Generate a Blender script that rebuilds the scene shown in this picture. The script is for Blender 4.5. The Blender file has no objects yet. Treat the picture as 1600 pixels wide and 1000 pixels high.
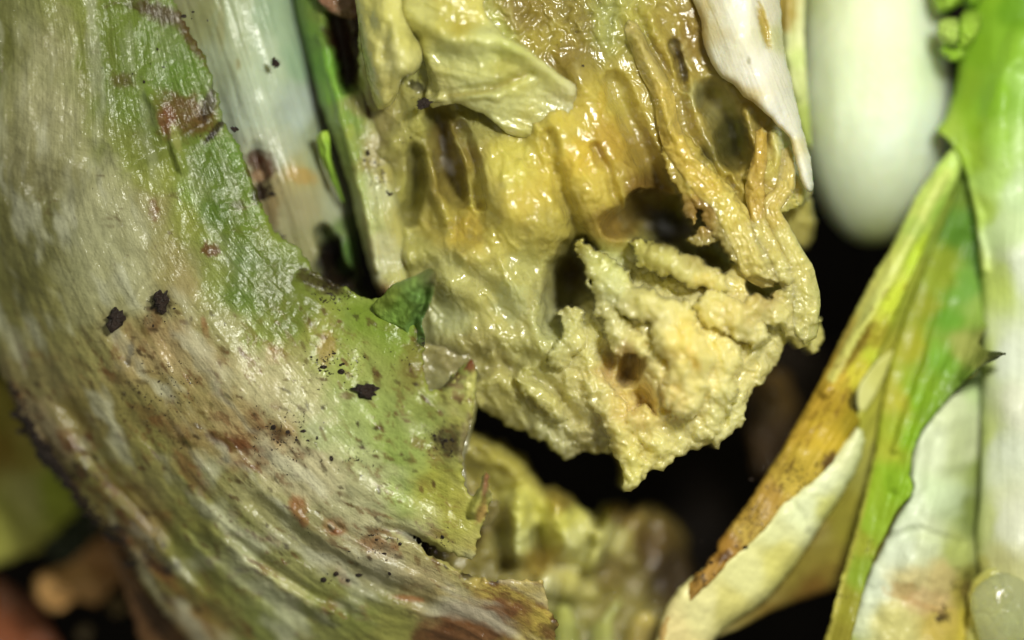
import bpy, math, random
import numpy as np
from mathutils import Vector

# ------------------------------------------------------------------ camera, world, light
sc = bpy.context.scene
D = 45.0                       # camera height above the z = 0 level, centimetres
CM = 0.01                      # the scene is in metres, shapes are written in centimetres
cam_d = bpy.data.cameras.new("camera"); cam = bpy.data.objects.new("camera", cam_d)
sc.collection.objects.link(cam); sc.camera = cam
cam.location = (0, 0, D*CM); cam.rotation_euler = (0, 0, 0)
cam_d.sensor_width = 36; cam_d.lens = 36*D/16.0
cam_d.clip_start = 0.01; cam_d.clip_end = 5
cam_d.dof.use_dof = True; cam_d.dof.focus_distance = (D-0.9)*CM; cam_d.dof.aperture_fstop = 2.6
world = bpy.data.worlds.new("World"); sc.world = world; world.use_nodes = True
wb = world.node_tree.nodes['Background']; wb.inputs[0].default_value = (1.0, 0.98, 0.78, 1); wb.inputs[1].default_value = 0.20
def area(name, loc, target, size, power, col):
    l = bpy.data.lights.new(name, 'AREA'); l.shape = 'DISK'; l.size = size*CM; l.energy = power; l.color = col
    o = bpy.data.objects.new(name, l); sc.collection.objects.link(o)
    o.location = Vector(loc)*CM
    o.rotation_euler = (Vector(target)-Vector(loc)).to_track_quat('-Z', 'Y').to_euler()
area('key_lamp', (8.0, 9.0, 26), (2.5, -.5, 0), 3.8, 0.90, (1.0, 0.98, 0.88))
sc.view_settings.view_transform = 'Standard'; sc.view_settings.look = 'None'
sc.view_settings.exposure = 0.0; sc.view_settings.gamma = 1.0

# ------------------------------------------------------------------ numeric helpers
rng = np.random.RandomState(7); random.seed(7)
def lin(c):
    c = np.asarray(c, float)/255.0
    return np.where(c <= 0.04045, c/12.92, ((c+0.055)/1.055)**2.4)
def _h(ix, iy, seed):
    n = (ix.astype(np.int64)*374761393 + iy.astype(np.int64)*668265263 + seed*1442695041) & 0xffffffff
    n = ((n ^ (n >> 13))*1274126177) & 0xffffffff
    n = n ^ (n >> 16)
    return (n & 0xffffff)/float(0x1000000)
def noise(x, y, seed=0):                       # gradient noise about -1..1
    ix = np.floor(x); iy = np.floor(y); fx = x-ix; fy = y-iy
    u = fx*fx*fx*(fx*(fx*6-15)+10); v = fy*fy*fy*(fy*(fy*6-15)+10)
    def g(a, b):
        t = _h(ix+a, iy+b, seed)*2*np.pi
        return np.cos(t)*(fx-a)+np.sin(t)*(fy-b)
    return 1.5*((g(0, 0)*(1-u)+g(1, 0)*u)*(1-v)+(g(0, 1)*(1-u)+g(1, 1)*u)*v)
def fbm(x, y, oct=4, seed=0, gain=0.5):
    s = 0; a = 1; n = 0
    for k in range(oct):
        s = s+a*noise(x*2**k+k*17.3, y*2**k-k*9.1, seed+k*31); n += a; a *= gain
    return s/n
def ridged(x, y, oct=4, seed=0, gain=0.5):
    s = 0; a = 1; n = 0
    for k in range(oct):
        s = s+a*(1-np.abs(noise(x*2**k+k*7.7, y*2**k+k*3.3, seed+k*13))*1.6); n += a; a *= gain
    return s/n
def sstep(a, b, x):
    t = np.clip((x-a)/(b-a), 0, 1); return t*t*(3-2*t)
def tps(pts, vals, lam=0.5):                   # thin plate spline through scattered values (pixel coordinates / 100)
    P = np.asarray(pts, float)/100; V = np.asarray(vals, float); n = len(P)
    def k(r2): return 0.5*r2*np.log(r2+1e-9)
    K = k(((P[:, None]-P[None])**2).sum(-1))+lam*0.02*np.eye(n)
    Q = np.hstack([np.ones((n, 1)), P]); A = np.zeros((n+3, n+3))
    A[:n, :n] = K; A[:n, n:] = Q; A[n:, :n] = Q.T
    b = np.zeros((n+3,)+V.shape[1:]); b[:n] = V; w = np.linalg.solve(A, b)
    def f(x, y):
        X = np.stack([x, y], -1)/100; out = np.zeros((len(X),)+V.shape[1:])
        for i in range(0, len(X), 40000):
            q = X[i:i+40000]
            out[i:i+40000] = k(((q[:, None]-P[None])**2).sum(-1))@w[:n]+np.hstack([np.ones((len(q), 1)), q])@w[n:]
        return out
    return f
def seg_dist(x, y, pts, closed=False):
    """distance to polyline; also the parameter (index + t) of the nearest point and that point"""
    P = np.asarray(pts, float)[:, :2]; n = len(P); m = n if closed else n-1
    best = np.full(x.shape, 1e18); par = np.zeros(x.shape); nx = np.zeros(x.shape); ny = np.zeros(x.shape)
    for i in range(m):
        a = P[i]; b = P[(i+1) % n]; d = b-a; L = d@d+1e-12
        t = np.clip(((x-a[0])*d[0]+(y-a[1])*d[1])/L, 0, 1)
        qx = a[0]+t*d[0]; qy = a[1]+t*d[1]; dd = (x-qx)**2+(y-qy)**2
        w = dd < best
        best = np.where(w, dd, best); par = np.where(w, i+t, par); nx = np.where(w, qx, nx); ny = np.where(w, qy, ny)
    return np.sqrt(best), par, nx, ny
def inside(x, y, poly):
    P = np.asarray(poly, float); c = np.zeros(x.shape, bool); n = len(P)
    for i in range(n):
        x0, y0 = P[i]; x1, y1 = P[(i+1) % n]
        if y0 == y1: continue
        w = ((y0 > y) != (y1 > y)) & (x < (x1-x0)*(y-y0)/(y1-y0)+x0); c ^= w
    return c
def catmull(pts, n=6, closed=False):
    P = np.asarray(pts, float); out = []; m = len(P); r = range(m if closed else m-1)
    for i in r:
        if closed: p0, p1, p2, p3 = P[i-1], P[i], P[(i+1) % m], P[(i+2) % m]
        else: p0, p1, p2, p3 = P[max(i-1, 0)], P[i], P[i+1], P[min(i+2, m-1)]
        for k in range(n):
            t = k/n
            out.append(0.5*((2*p1)+(-p0+p2)*t+(2*p0-5*p1+4*p2-p3)*t*t+(-p0+3*p1-3*p2+p3)*t**3))
    if not closed: out.append(P[-1])
    return np.array(out)
def ragged(poly, step=6, amp=1.5, seed=0, smooth=3, freq=0.05):
    """closed outline resampled finely, lightly rounded and roughened like torn leaf tissue"""
    P = catmull(poly, smooth, True) if smooth > 1 else np.asarray(poly, float); out = []
    s = 0
    for i in range(len(P)):
        a = P[i]; b = P[(i+1) % len(P)]; L = np.hypot(*(b-a)); k = max(1, int(L/step)); nrm = np.array([-(b-a)[1], (b-a)[0]])/(L+1e-9)
        for j in range(k):
            t = j/k; q = a+(b-a)*t; ss = (s+L*t)
            out.append(q+nrm*amp*2*float(fbm(np.array([ss*freq]), np.array([seed*3.7]), 3, seed)[0]))
        s += L
    return np.array(out)
def W(px, py, z):
    """pixel of the photograph and a height in cm -> world point in metres"""
    k = (D-z)/D/100
    return np.stack([(px-800)*k*CM, (500-py)*k*CM, z*CM], -1)

# ------------------------------------------------------------------ sculpting field
class Field:
    """height field sculpted by strokes; everything in photo pixels, heights in cm"""
    def __init__(s, base): s.base = base; s.ops = []
    def bump(s, pts, r, h, p=1.0, wob=0.25): s.ops.append(('b', pts, r, h, p, wob)); return s      # additive soft ridge (h<0: groove)
    def tube(s, pts, r, z, flat=1.0): s.ops.append(('t', pts, r, z, flat)); return s      # rounded strand laid on top
    def fn(s, f): s.ops.append(('f', f)); return s
    def __call__(s, x, y):
        z = s.base(x, y)
        wx = 5*fbm(x/32, y/32, 3, 51); wy = 5*fbm(x/32, y/32, 3, 77)
        for op in s.ops:
            if op[0] == 'f': z = z+op[1](x, y); continue
            P = np.asarray(op[1], float)
            if len(P) == 1: P = np.vstack([P, P+[[0.5, 0.5]+[0]*(P.shape[1]-2)]])
            r = op[2]; R = np.max(r)*1.9+14
            w = (x > P[:, 0].min()-R) & (x < P[:, 0].max()+R) & (y > P[:, 1].min()-R) & (y < P[:, 1].max()+R)
            if not w.any(): continue
            wob = op[5]*4 if op[0] == 'b' else 1
            if op[0] == 't':
                xs = x[w]+2.0*wx[w]+7*fbm(x[w]/13, y[w]/13, 2, 52); ys = y[w]+2.0*wy[w]+7*fbm(x[w]/13, y[w]/13, 2, 53)
            else: xs = x[w]+wx[w]*min(wob, 1.5); ys = y[w]+wy[w]*min(wob, 1.5)
            d, par, _, _ = seg_dist(xs, ys, P)
            rr = np.interp(par, range(len(P)), r) if np.ndim(r) else r
            if op[0] == 'b':
                h = np.interp(par, range(len(P)), op[3]) if np.ndim(op[3]) else op[3]
                q = np.clip(1-(d/(rr*1.6))**2, 0, 1)**2
                z[w] += h*q**op[4]
            else:
                zz = np.interp(par, range(len(P)), op[3]) if np.ndim(op[3]) else op[3]
                k = np.clip(d/rr, 0, 1.25)
                t = zz-op[4]*rr/100*(1-np.sqrt(np.clip(1-np.minimum(k, 1)**2, 0, 1)))-np.clip(k-1, 0, 1)*9
                a = z[w]; kk = 0.06
                hh = np.clip(0.5+0.5*(t-a)/kk, 0, 1)
                z[w] = a*(1-hh)+t*hh+kk*hh*(1-hh)
        return z

class Paint:
    """base colour of the tissue: soft colour points, then stains and the shade of hollows, each with its own shape"""
    def __init__(s, pts, p=2.2, gain=(1, 1, 1), desat=0.0): s.desat = desat; s.pts = pts; s.ops = []; s.p = p; s.gain = np.array(gain)
    def blob(s, cx, cy, rx, ry, ang, col, a=1.0, n=0.5, soft=0.35): s.ops.append(('e', cx, cy, rx, ry, ang, lin(col), a, n, soft)); return s
    def line(s, pts, r, col, a=1.0, n=0.5, soft=0.5): s.ops.append(('l', pts, r, lin(col), a, n, soft)); return s
    def __call__(s, x, y):
        wx = x+22*fbm(x/70, y/70, 4, 5); wy = y+22*fbm(x/70, y/70, 4, 9)
        P = np.array([q[:2] for q in s.pts], float); C = lin([q[2] for q in s.pts])
        num = np.zeros((len(x), 3)); den = np.zeros(len(x))
        for i in range(len(P)):
            w = 1/(((wx-P[i, 0])**2+(wy-P[i, 1])**2)/1000+0.15)**s.p
            num += w[:, None]*C[i]; den += w
        c = num/den[:, None]
        for k, op in enumerate(s.ops):
            if op[0] == 'e':
                _, cx, cy, rx, ry, ang, col, a, n, soft = op
                R = max(rx, ry)*1.8+4; w = (abs(x-cx) < R) & (abs(y-cy) < R)
                if not w.any(): continue
                X = x[w]; Y = y[w]; ca, sa = math.cos(math.radians(ang)), math.sin(math.radians(ang))
                u = ((X-cx)*ca+(Y-cy)*sa)/rx; v = (-(X-cx)*sa+(Y-cy)*ca)/ry
                d = np.sqrt(u*u+v*v)
                sc_ = max(min(rx, ry)*0.9, 5)
            else:
                _, pts, r, col, a, n, soft = op
                Q = np.asarray(pts, float); R = r*2+4
                w = (x > Q[:, 0].min()-R) & (x < Q[:, 0].max()+R) & (y > Q[:, 1].min()-R) & (y < Q[:, 1].max()+R)
                if not w.any(): continue
                X = x[w]; Y = y[w]; d = seg_dist(X, Y, Q)[0]/r; sc_ = max(r, 5)
            d = d+n*fbm(X/sc_+k*3.1, Y/sc_, 4, 100+k, 0.65)
            m = a*sstep(1+soft, 1-soft, d)
            c[w] = c[w]*(1-m[:, None])+col*m[:, None]
        l = (c@np.array([.25, .65, .10]))[:, None]
        return (c*(1-s.desat)+l*np.array([1.02, 1.0, .86])*s.desat)*s.gain

# ------------------------------------------------------------------ materials
def nd(t, kind, **kw):
    n = t.nodes.new(kind)
    for k, v in kw.items(): setattr(n, k, v)
    return n
def tissue(name, rough=0.35, coat=0.3, coat_rough=0.12, sss=0.0, sss_r=(0.5, 0.35, 0.12), sss_s=0.15, trans=0.0, bump=0.25, bump_scale=9.0,
           streak=0.0, streak_scale=(60, 3), dirt=(0.022, 0.012, 0.006), dirt_scale=26.0, fine=0.12, micro=0.15, spec=0.5, coat_bump=0.3, mottled=3.0, blister=0.0):
    m = bpy.data.materials.new(name); m.use_nodes = True; t = m.node_tree; t.nodes.clear(); L = t.links.new
    out = nd(t, 'ShaderNodeOutputMaterial'); b = nd(t, 'ShaderNodeBsdfPrincipled')
    tc = nd(t, 'ShaderNodeTexCoord'); mp = nd(t, 'ShaderNodeMapping'); mp.inputs['Scale'].default_value = (100, 100, 100); L(tc.outputs['Object'], mp.inputs['Vector'])
    P = mp.outputs[0]
    col = nd(t, 'ShaderNodeAttribute', attribute_name='tissue_colour'); flow = nd(t, 'ShaderNodeAttribute', attribute_name='flow'); dens = nd(t, 'ShaderNodeAttribute', attribute_name='soil')
    def nz(scale, vec=P, detail=4.0, rough_=0.6, dist=0.0):
        n = nd(t, 'ShaderNodeTexNoise'); n.inputs['Scale'].default_value = scale; n.inputs['Detail'].default_value = detail
        n.inputs['Roughness'].default_value = rough_; n.inputs['Distortion'].default_value = dist; L(vec, n.inputs['Vector']); return n
    def mr(v, a, b_, c, d):
        n = nd(t, 'ShaderNodeMapRange'); n.inputs[1].default_value = a; n.inputs[2].default_value = b_; n.inputs[3].default_value = c; n.inputs[4].default_value = d
        L(v, n.inputs[0]); return n.outputs[0]
    def ma(op, a, b_):
        n = nd(t, 'ShaderNodeMath', operation=op)
        for i, q in enumerate((a, b_)):
            if isinstance(q, (int, float)): n.inputs[i].default_value = q
            else: L(q, n.inputs[i])
        return n.outputs[0]
    # fine colour grain
    g1 = nz(mottled, detail=6.0, rough_=0.65); g2 = nz(22.0, detail=3.0)
    val = ma('ADD', mr(g1.outputs[0], 0.25, 0.75, 1-fine, 1+fine), mr(g2.outputs[0], 0.25, 0.75, -fine*0.5, fine*0.5))
    fm = nd(t, 'ShaderNodeMapping'); fm.inputs['Scale'].default_value = (streak_scale[0], streak_scale[1], 1); L(flow.outputs['Vector'], fm.inputs['Vector'])
    st = nz(1.0, fm.outputs[0], 4.0, 0.6, 0.2)
    if streak: val = ma('MULTIPLY', val, mr(st.outputs[0], 0.28, 0.72, 1-streak, 1+streak*0.7))
    vm = nd(t, 'ShaderNodeVectorMath', operation='SCALE'); L(col.outputs['Color'], vm.inputs[0]); L(val, vm.inputs['Scale'])
    # specks of soil
    s1 = nz(dirt_scale, detail=2.0, rough_=0.5); s2 = nz(dirt_scale*0.3, detail=3.0)
    sm = ma('ADD', ma('MULTIPLY', s1.outputs[0], 0.62), ma('MULTIPLY', s2.outputs[0], 0.38))
    thr = ma('SUBTRACT', 0.74, ma('MULTIPLY', dens.outputs['Fac'], 0.26))
    spk = mr(ma('SUBTRACT', sm, thr), 0.0, 0.025, 0.0, 0.9)
    mx = nd(t, 'ShaderNodeMix', data_type='RGBA'); L(spk, mx.inputs[0]); L(vm.outputs[0], mx.inputs[6]); mx.inputs[7].default_value = (*dirt, 1)
    hsv = mx.outputs[2]
    L(hsv, b.inputs['Base Color'])
    b.inputs['Roughness'].default_value = rough; b.inputs['Specular IOR Level'].default_value = spec
    rn = nz(5.0, detail=3.0); L(mr(rn.outputs[0], 0.3, 0.7, max(rough-0.12, 0.05), rough+0.14), b.inputs['Roughness'])
    b.inputs['Coat Weight'].default_value = coat; b.inputs['Coat Roughness'].default_value = coat_rough; b.inputs['Coat IOR'].default_value = 1.62
    if sss:
        b.inputs['Subsurface Weight'].default_value = sss; b.inputs['Subsurface Radius'].default_value = sss_r; b.inputs['Subsurface Scale'].default_value = sss_s*CM*5
    # relief
    h = ma('ADD', ma('MULTIPLY', nz(bump_scale, detail=5.0, rough_=0.55, dist=0.3).outputs[0], 1.0), ma('MULTIPLY', nz(bump_scale*4, detail=2.0).outputs[0], micro))
    if streak: h = ma('ADD', h, ma('MULTIPLY', st.outputs[0], 0.9))
    h = ma('ADD', h, ma('MULTIPLY', spk, 0.25))
    if blister:
        vo = nd(t, 'ShaderNodeTexVoronoi', feature='SMOOTH_F1'); vo.inputs['Scale'].default_value = 4.5; vo.inputs['Smoothness'].default_value = 0.6
        va = nd(t, 'ShaderNodeVectorMath', operation='ADD'); L(P, va.inputs[0])
        sc2 = nd(t, 'ShaderNodeVectorMath', operation='SCALE'); L(nz(2.0).outputs['Color'], sc2.inputs[0]); sc2.inputs['Scale'].default_value = 0.6; L(sc2.outputs[0], va.inputs[1]); L(va.outputs[0], vo.inputs['Vector'])
        h = ma('SUBTRACT', h, ma('MULTIPLY', vo.outputs['Distance'], blister))
    bp = nd(t, 'ShaderNodeBump'); bp.inputs['Strength'].default_value = 1.0; bp.inputs['Distance'].default_value = bump*CM*0.4; L(h, bp.inputs['Height'])
    L(bp.outputs[0], b.inputs['Normal'])
    bc = nd(t, 'ShaderNodeBump'); bc.inputs['Distance'].default_value = coat_bump*bump*CM*0.4; L(h, bc.inputs['Height']); L(bc.outputs[0], b.inputs['Coat Normal'])
    if trans:
        tr = nd(t, 'ShaderNodeBsdfTranslucent'); L(hsv, tr.inputs['Color']); L(bp.outputs[0], tr.inputs['Normal'])
        ms = nd(t, 'ShaderNodeMixShader'); ms.inputs[0].default_value = trans; L(b.outputs[0], ms.inputs[1]); L(tr.outputs[0], ms.inputs[2]); L(ms.outputs[0], out.inputs['Surface'])
    else: L(b.outputs[0], out.inputs['Surface'])
    return m
M = {}
M['leaf'] = tissue('wilted_leaf', rough=0.6, coat=0.5, coat_rough=0.13, spec=0.14, bump=0.075, bump_scale=8, streak=0.05, streak_scale=(9, 1.1), fine=0.10, coat_bump=0.8)
M['stalk'] = tissue('leaf_stalk', spec=0.2, rough=0.55, coat=0.4, coat_rough=0.15, sss=0.35, sss_s=0.2, bump=0.05, bump_scale=6, streak=0.07, streak_scale=(7, 0.7), fine=0.06, coat_bump=0.8)
M['fresh'] = tissue('fresh_leaf', spec=0.2, rough=0.55, coat=0.12, coat_rough=0.25, bump=0.04, bump_scale=5, streak=0.05, streak_scale=(7, 0.8), fine=0.08, dirt=(0.04, 0.025, 0.008))
M['pulp'] = tissue('wet_rotten_pulp', spec=0.15, rough=0.5, coat=1.0, coat_rough=0.13, sss=0.55, sss_r=(0.45, 0.42, 0.16), sss_s=0.34, bump=0.10, bump_scale=4.2, fine=0.09, micro=0.03, coat_bump=1.0, blister=0.25)
M['bulb'] = tissue('smooth_skin', rough=0.6, coat=0.0, spec=.3, sss=0.5, sss_s=0.35, bump=0.05, bump_scale=5, fine=0.07)
M['soil'] = tissue('dark_soil', rough=0.85, coat=0.05, bump=1.2, bump_scale=3, fine=0.5, spec=0.2, mottled=2.0)
M['crumb'] = tissue('soil_crumb', rough=0.6, coat=0.2, bump=0.6, bump_scale=12, fine=0.3)

# ------------------------------------------------------------------ objects
def link(name, verts, faces, mat, parent=None, cols=None, flow=None, soil=None, smooth=True):
    me = bpy.data.meshes.new(name); me.from_pydata([] if isinstance(verts, np.ndarray) else verts, [], [])
    V = np.asarray(verts, np.float32); F = faces
    if isinstance(F, np.ndarray):
        me.vertices.add(len(V)); me.vertices.foreach_set('co', V.ravel())
        n = len(F); me.loops.add(n*4); me.loops.foreach_set('vertex_index', F.astype(np.int32).ravel())
        me.polygons.add(n); me.polygons.foreach_set('loop_start', np.arange(n, dtype=np.int32)*4)
        me.update(calc_edges=True); me.validate()
    else:
        me.clear_geometry(); me.from_pydata([tuple(v) for v in V], [], F)
    if smooth: me.polygons.foreach_set('use_smooth', np.ones(len(me.polygons), bool))
    n = len(V)
    if cols is None: cols = np.full((n, 3), 0.3)
    a = me.attributes.new('tissue_colour', 'FLOAT_COLOR', 'POINT'); c4 = np.ones((n, 4), np.float32); c4[:, :3] = np.clip(cols, 0.002, 0.95); a.data.foreach_set('color', c4.ravel())
    a = me.attributes.new('flow', 'FLOAT_VECTOR', 'POINT'); f3 = np.zeros((n, 3), np.float32)
    if flow is not None: f3[:, :2] = flow
    a.data.foreach_set('vector', f3.ravel())
    a = me.attributes.new('soil', 'FLOAT', 'POINT'); a.data.foreach_set('value', (np.zeros(n) if soil is None else soil).astype(np.float32))
    me.materials.append(mat)
    o = bpy.data.objects.new(name, me); sc.collection.objects.link(o)
    if parent: o.parent = parent
    return o
def tag(o, label=None, cat=None, group=None, kind=None):
    for k, v in (('label', label), ('category', cat), ('group', group), ('kind', kind)):
        if v: o[k] = v
    return o
def thing(name, label, cat, group=None):
    o = bpy.data.objects.new(name, None); sc.collection.objects.link(o); o.empty_display_size = 0.01
    return tag(o, label, cat, group)

def sheet(name, poly, H, paint, mat, parent=None, sp=2.5, thick=0.12, roll=8, roll_h=None, flow=None, soil=None, back=None):
    """a sheet or slab of tissue with a ragged outline, modelled relief, rolled edges and real thickness"""
    P = np.asarray(poly, float); x0, y0 = P.min(0)-sp*2; x1, y1 = P.max(0)+sp*2
    nx = int((x1-x0)/sp)+2; ny = int((y1-y0)/sp)+2
    gx, gy = np.meshgrid(x0+np.arange(nx)*sp, y0+np.arange(ny)*sp); gx = gx.ravel(); gy = gy.ravel()
    ins = inside(gx, gy, P); I = np.arange(nx*ny).reshape(ny, nx)
    q = np.stack([I[:-1, :-1], I[1:, :-1], I[1:, 1:], I[:-1, 1:]], -1).reshape(-1, 4)
    q = q[ins[q].sum(1) >= 1]
    used = np.unique(q); remap = -np.ones(nx*ny, int); remap[used] = np.arange(len(used)); q = remap[q]
    x = gx[used].copy(); y = gy[used].copy(); inn = ins[used]
    d, par, qx, qy = seg_dist(x, y, P, True)
    x[~inn] = qx[~inn]; y[~inn] = qy[~inn]; d[~inn] = 0
    z = H(x, y)
    rh = (roll/100.0) if roll_h is None else roll_h
    k = np.clip(1-d/roll, 0, 1); z = z-rh*(1-np.sqrt(np.clip(1-k*k, 0, 1)))
    top = W(x, y, z)
    # normals
    n = np.zeros_like(top); a, b_, c_, e_ = top[q[:, 0]], top[q[:, 1]], top[q[:, 2]], top[q[:, 3]]
    fn = np.cross(c_-a, e_-b_); 
    for j in range(4): np.add.at(n, q[:, j], fn)
    n /= np.linalg.norm(n, axis=1)[:, None]+1e-12
    if n[:, 2].mean() < 0: n = -n; q = q[:, ::-1]
    th = thick(x, y) if callable(thick) else thick
    nn = n.copy(); nn[:, 2] = np.maximum(nn[:, 2], 0.25); nn[:, :2] *= 0.3
    bot = top-np.array([[0, 0, 1.0]])*(np.asarray(th)*CM).reshape(-1, 1) if np.ndim(th) else top-nn*th*CM
    N = len(top)
    # boundary edges
    e = np.concatenate([q[:, [0, 1]], q[:, [1, 2]], q[:, [2, 3]], q[:, [3, 0]]]); key = e.min(1)*N+e.max(1)
    uk, ix, cnt = np.unique(key, return_index=True, return_counts=True); be = e[ix[cnt == 1]]
    rim = np.stack([be[:, 1], be[:, 0], be[:, 0]+N, be[:, 1]+N], -1)
    F = np.concatenate([q, q[:, ::-1]+N, rim])
    C = paint(x, y); fl = flow(x, y) if flow else np.stack([x/100, y/100], -1); so = soil(x, y) if soil else np.zeros(N)
    V = np.concatenate([top, bot]); C = np.concatenate([C, C if back is None else np.tile(lin(back), (N, 1))])
    return link(name, V, F, mat, parent, C, np.concatenate([fl, fl]), np.concatenate([so, so]))
def soilmap(pts, base=0.0):
    """density of soil specks: list of (x, y, radius, density)"""
    def f(x, y):
        s = np.full(x.shape, base)
        for cx, cy, r, a in pts: s = np.maximum(s, a*np.exp(-((x-cx)**2+(y-cy)**2)/(r*r)))
        return s
    return f
def crumb(px, py, z, r, label=None, col=(22, 14, 8), flat=0.6, seed=0, elong=1.0, ang=0, group=None):
    import bmesh
    bm = bmesh.new(); bmesh.ops.create_icosphere(bm, subdivisions=3, radius=1)
    rs = np.random.RandomState(seed+int(px)); ph = rs.rand(6)*6
    c = W(np.array([px]), np.array([py]), np.array([z]))[0]; ca, sa = math.cos(ang), math.sin(ang)
    V = []
    for v in bm.verts:
        p = np.array(v.co); k = 1+0.28*math.sin(p[0]*3+ph[0])*math.cos(p[1]*3.3+ph[1])+0.22*math.sin(p[0]*6+p[1]*7+ph[2])+0.14*math.sin(p[1]*13+p[2]*11+ph[3])
        p = p*k*r/100*CM; p[0] *= elong; p[2] *= flat
        V.append((c[0]+p[0]*ca-p[1]*sa, c[1]+p[0]*sa+p[1]*ca, c[2]+p[2]))
    F = [[v.index for v in f.verts] for f in bm.faces]; bm.free()
    o = link('soil_crumb', V, F, M['crumb'], None, np.tile(lin(col), (len(V), 1)))
    return tag(o, label, 'soil crumb', group)
#PARTS
# ================================================================== ground
def soil_ground():
    n = 150; g = np.linspace(-24, 24, n); X, Y = np.meshgrid(g, g); X = X.ravel(); Y = Y.ravel()
    Z = -9.5+0.9*fbm(X/3, Y/3, 5, 3)+0.25*ridged(X/0.9, Y/0.9, 3, 8)
    V = np.stack([X, Y, Z], -1)*CM; I = np.arange(n*n).reshape(n, n)
    F = np.stack([I[:-1, :-1], I[:-1, 1:], I[1:, 1:], I[1:, :-1]], -1).reshape(-1, 4)
    c = lin((20, 13, 8))*(1+0.5*fbm(X/1.2, Y/1.2, 4, 5))[:, None]
    return tag(link('ground', V, F, M['soil'], None, c), kind='structure')
soil_ground()

# ================================================================== large wilted leaf on the left
VEINS = [(0, [(-120, 0), (-60, 300), (0, 570), (60, 700), (130, 800), (200, 880), (300, 1010), (340, 1080)]),
         (1, [(0, 0), (10, 300), (80, 520), (180, 680), (300, 840), (450, 960), (560, 1060)]),
         (2, [(80, 0), (100, 300), (190, 500), (300, 660), (420, 790), (560, 900), (730, 975)]),
         (3, [(160, 0), (205, 300), (300, 480), (420, 640), (560, 790), (740, 890)]),
         (4, [(230, 0), (300, 250), (395, 430), (540, 600), (700, 740)]),
         (5, [(280, 0), (350, 200), (440, 380), (600, 470), (740, 590)])]
_vp = [(p, v) for v, l in VEINS for p in l]
vfield = tps([p for p, _ in _vp], [v for _, v in _vp], 2)
def leaf_flow(x, y): return np.stack([vfield(x, y), (0.55*x+0.83*y)/100], -1)

big_z = tps([(-100, -60), (60, -60), (200, -60), (290, -40), (-100, 300), (60, 250), (200, 250), (330, 180), (400, 290), (0, 560), (120, 480), (280, 430), (400, 400), (480, 400),
             (60, 690), (190, 640), (330, 600), (460, 560), (590, 470), (130, 790), (240, 740), (400, 700), (560, 640), (660, 560), (740, 620), (200, 870), (300, 850), (420, 850), (560, 800), (720, 760), (760, 760),
             (300, 1010), (430, 960), (560, 920), (700, 880), (760, 910), (600, 1030), (880, 1030), (400, 1060)],
            [0.1, 0.6, 0.62, 0.6, 0.0, 0.6, 0.72, 0.66, 0.62, -0.5, 0.5, 0.82, 0.76, 0.6,
             -0.5, 0.35, 0.85, 0.95, 0.75, -0.6, 0.15, 0.8, 1.15, 1.1, 1.5, -0.75, -0.1, 0.55, 1.0, 1.1, 1.25,
             -0.9, -0.1, 0.5, 0.9, 0.9, 0.0, 0.6, -0.7], 1)
def big_relief(x, y):
    f = leaf_flow(x, y); v, s = f[:, 0], f[:, 1]
    left = sstep(3.6, 1.5, v)
    up = .45+.55*sstep(330, 620, y)
    veins = fbm(v*3.2, s*0.45, 3, 21)*0.06*(0.3+left)*up+ridged(v*5+.8*fbm(x/80, y/80, 3, 6), s*1.1, 3, 23)*0.009*(0.3+left)*up
    low = sstep(560, 800, y)
    veins += ridged(v*3.0+0.4, s*0.3, 2, 29)*0.06*low*left
    wr = fbm(x/46, y/46, 4, 31)*0.045+ridged(x/60, y/90, 3, 37)*0.02
    pits = ridged(v*5+fbm(x/30, y/30, 2, 3), s*4, 3, 43)*0.014*left
    return veins+wr+pits
big = Field(big_z)
big.bump([(205, 255), (300, 210), (350, 175)], 10, -0.05).bump([(235, 150), (262, 215), (285, 262)], 9, 0.07).bump([(255, 195), (272, 265)], 5, -0.07)
big.bump([(60, 290), (100, 300), (145, 245)], 22, -0.12).bump([(165, 505), (215, 470), (235, 435)], 8, 0.05).bump([(235, 460), (205, 520)], 12, -0.05)
big.bump([(70, 640), (120, 730), (190, 800), (250, 860)], 16, 0.10).bump([(110, 640), (170, 740), (250, 820), (330, 920)], 15, -0.10)
big.bump([(330, 830), (390, 880), (450, 925), (520, 960)], 14, 0.14).bump([(360, 840), (440, 905), (540, 955)], 8, -0.09)
big.bump([(400, 790), (480, 860), (560, 905), (660, 935)], 16, -0.12).bump([(450, 790), (540, 860), (640, 905)], 14, 0.08)
big.bump([(480, 440), (540, 470), (600, 480)], 16, -0.14).bump([(290, 480), (400, 620), (500, 720)], 40, 0.08).bump([(590, 500), (640, 600), (650, 720)], 34, 0.10)
big.bump([(660, 660), (680, 740), (665, 800)], 20, -0.07).bump([(700, 620), (725, 590), (738, 570)], 12, 0.06).bump([(740, 800), (755, 770), (760, 745)], 9, 0.25)
big.bump([(560, 760), (640, 800), (720, 830)], 16, 0.06).bump([(745, 905), (650, 838), (600, 825)], 7, -0.12)
big.fn(big_relief)
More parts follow.
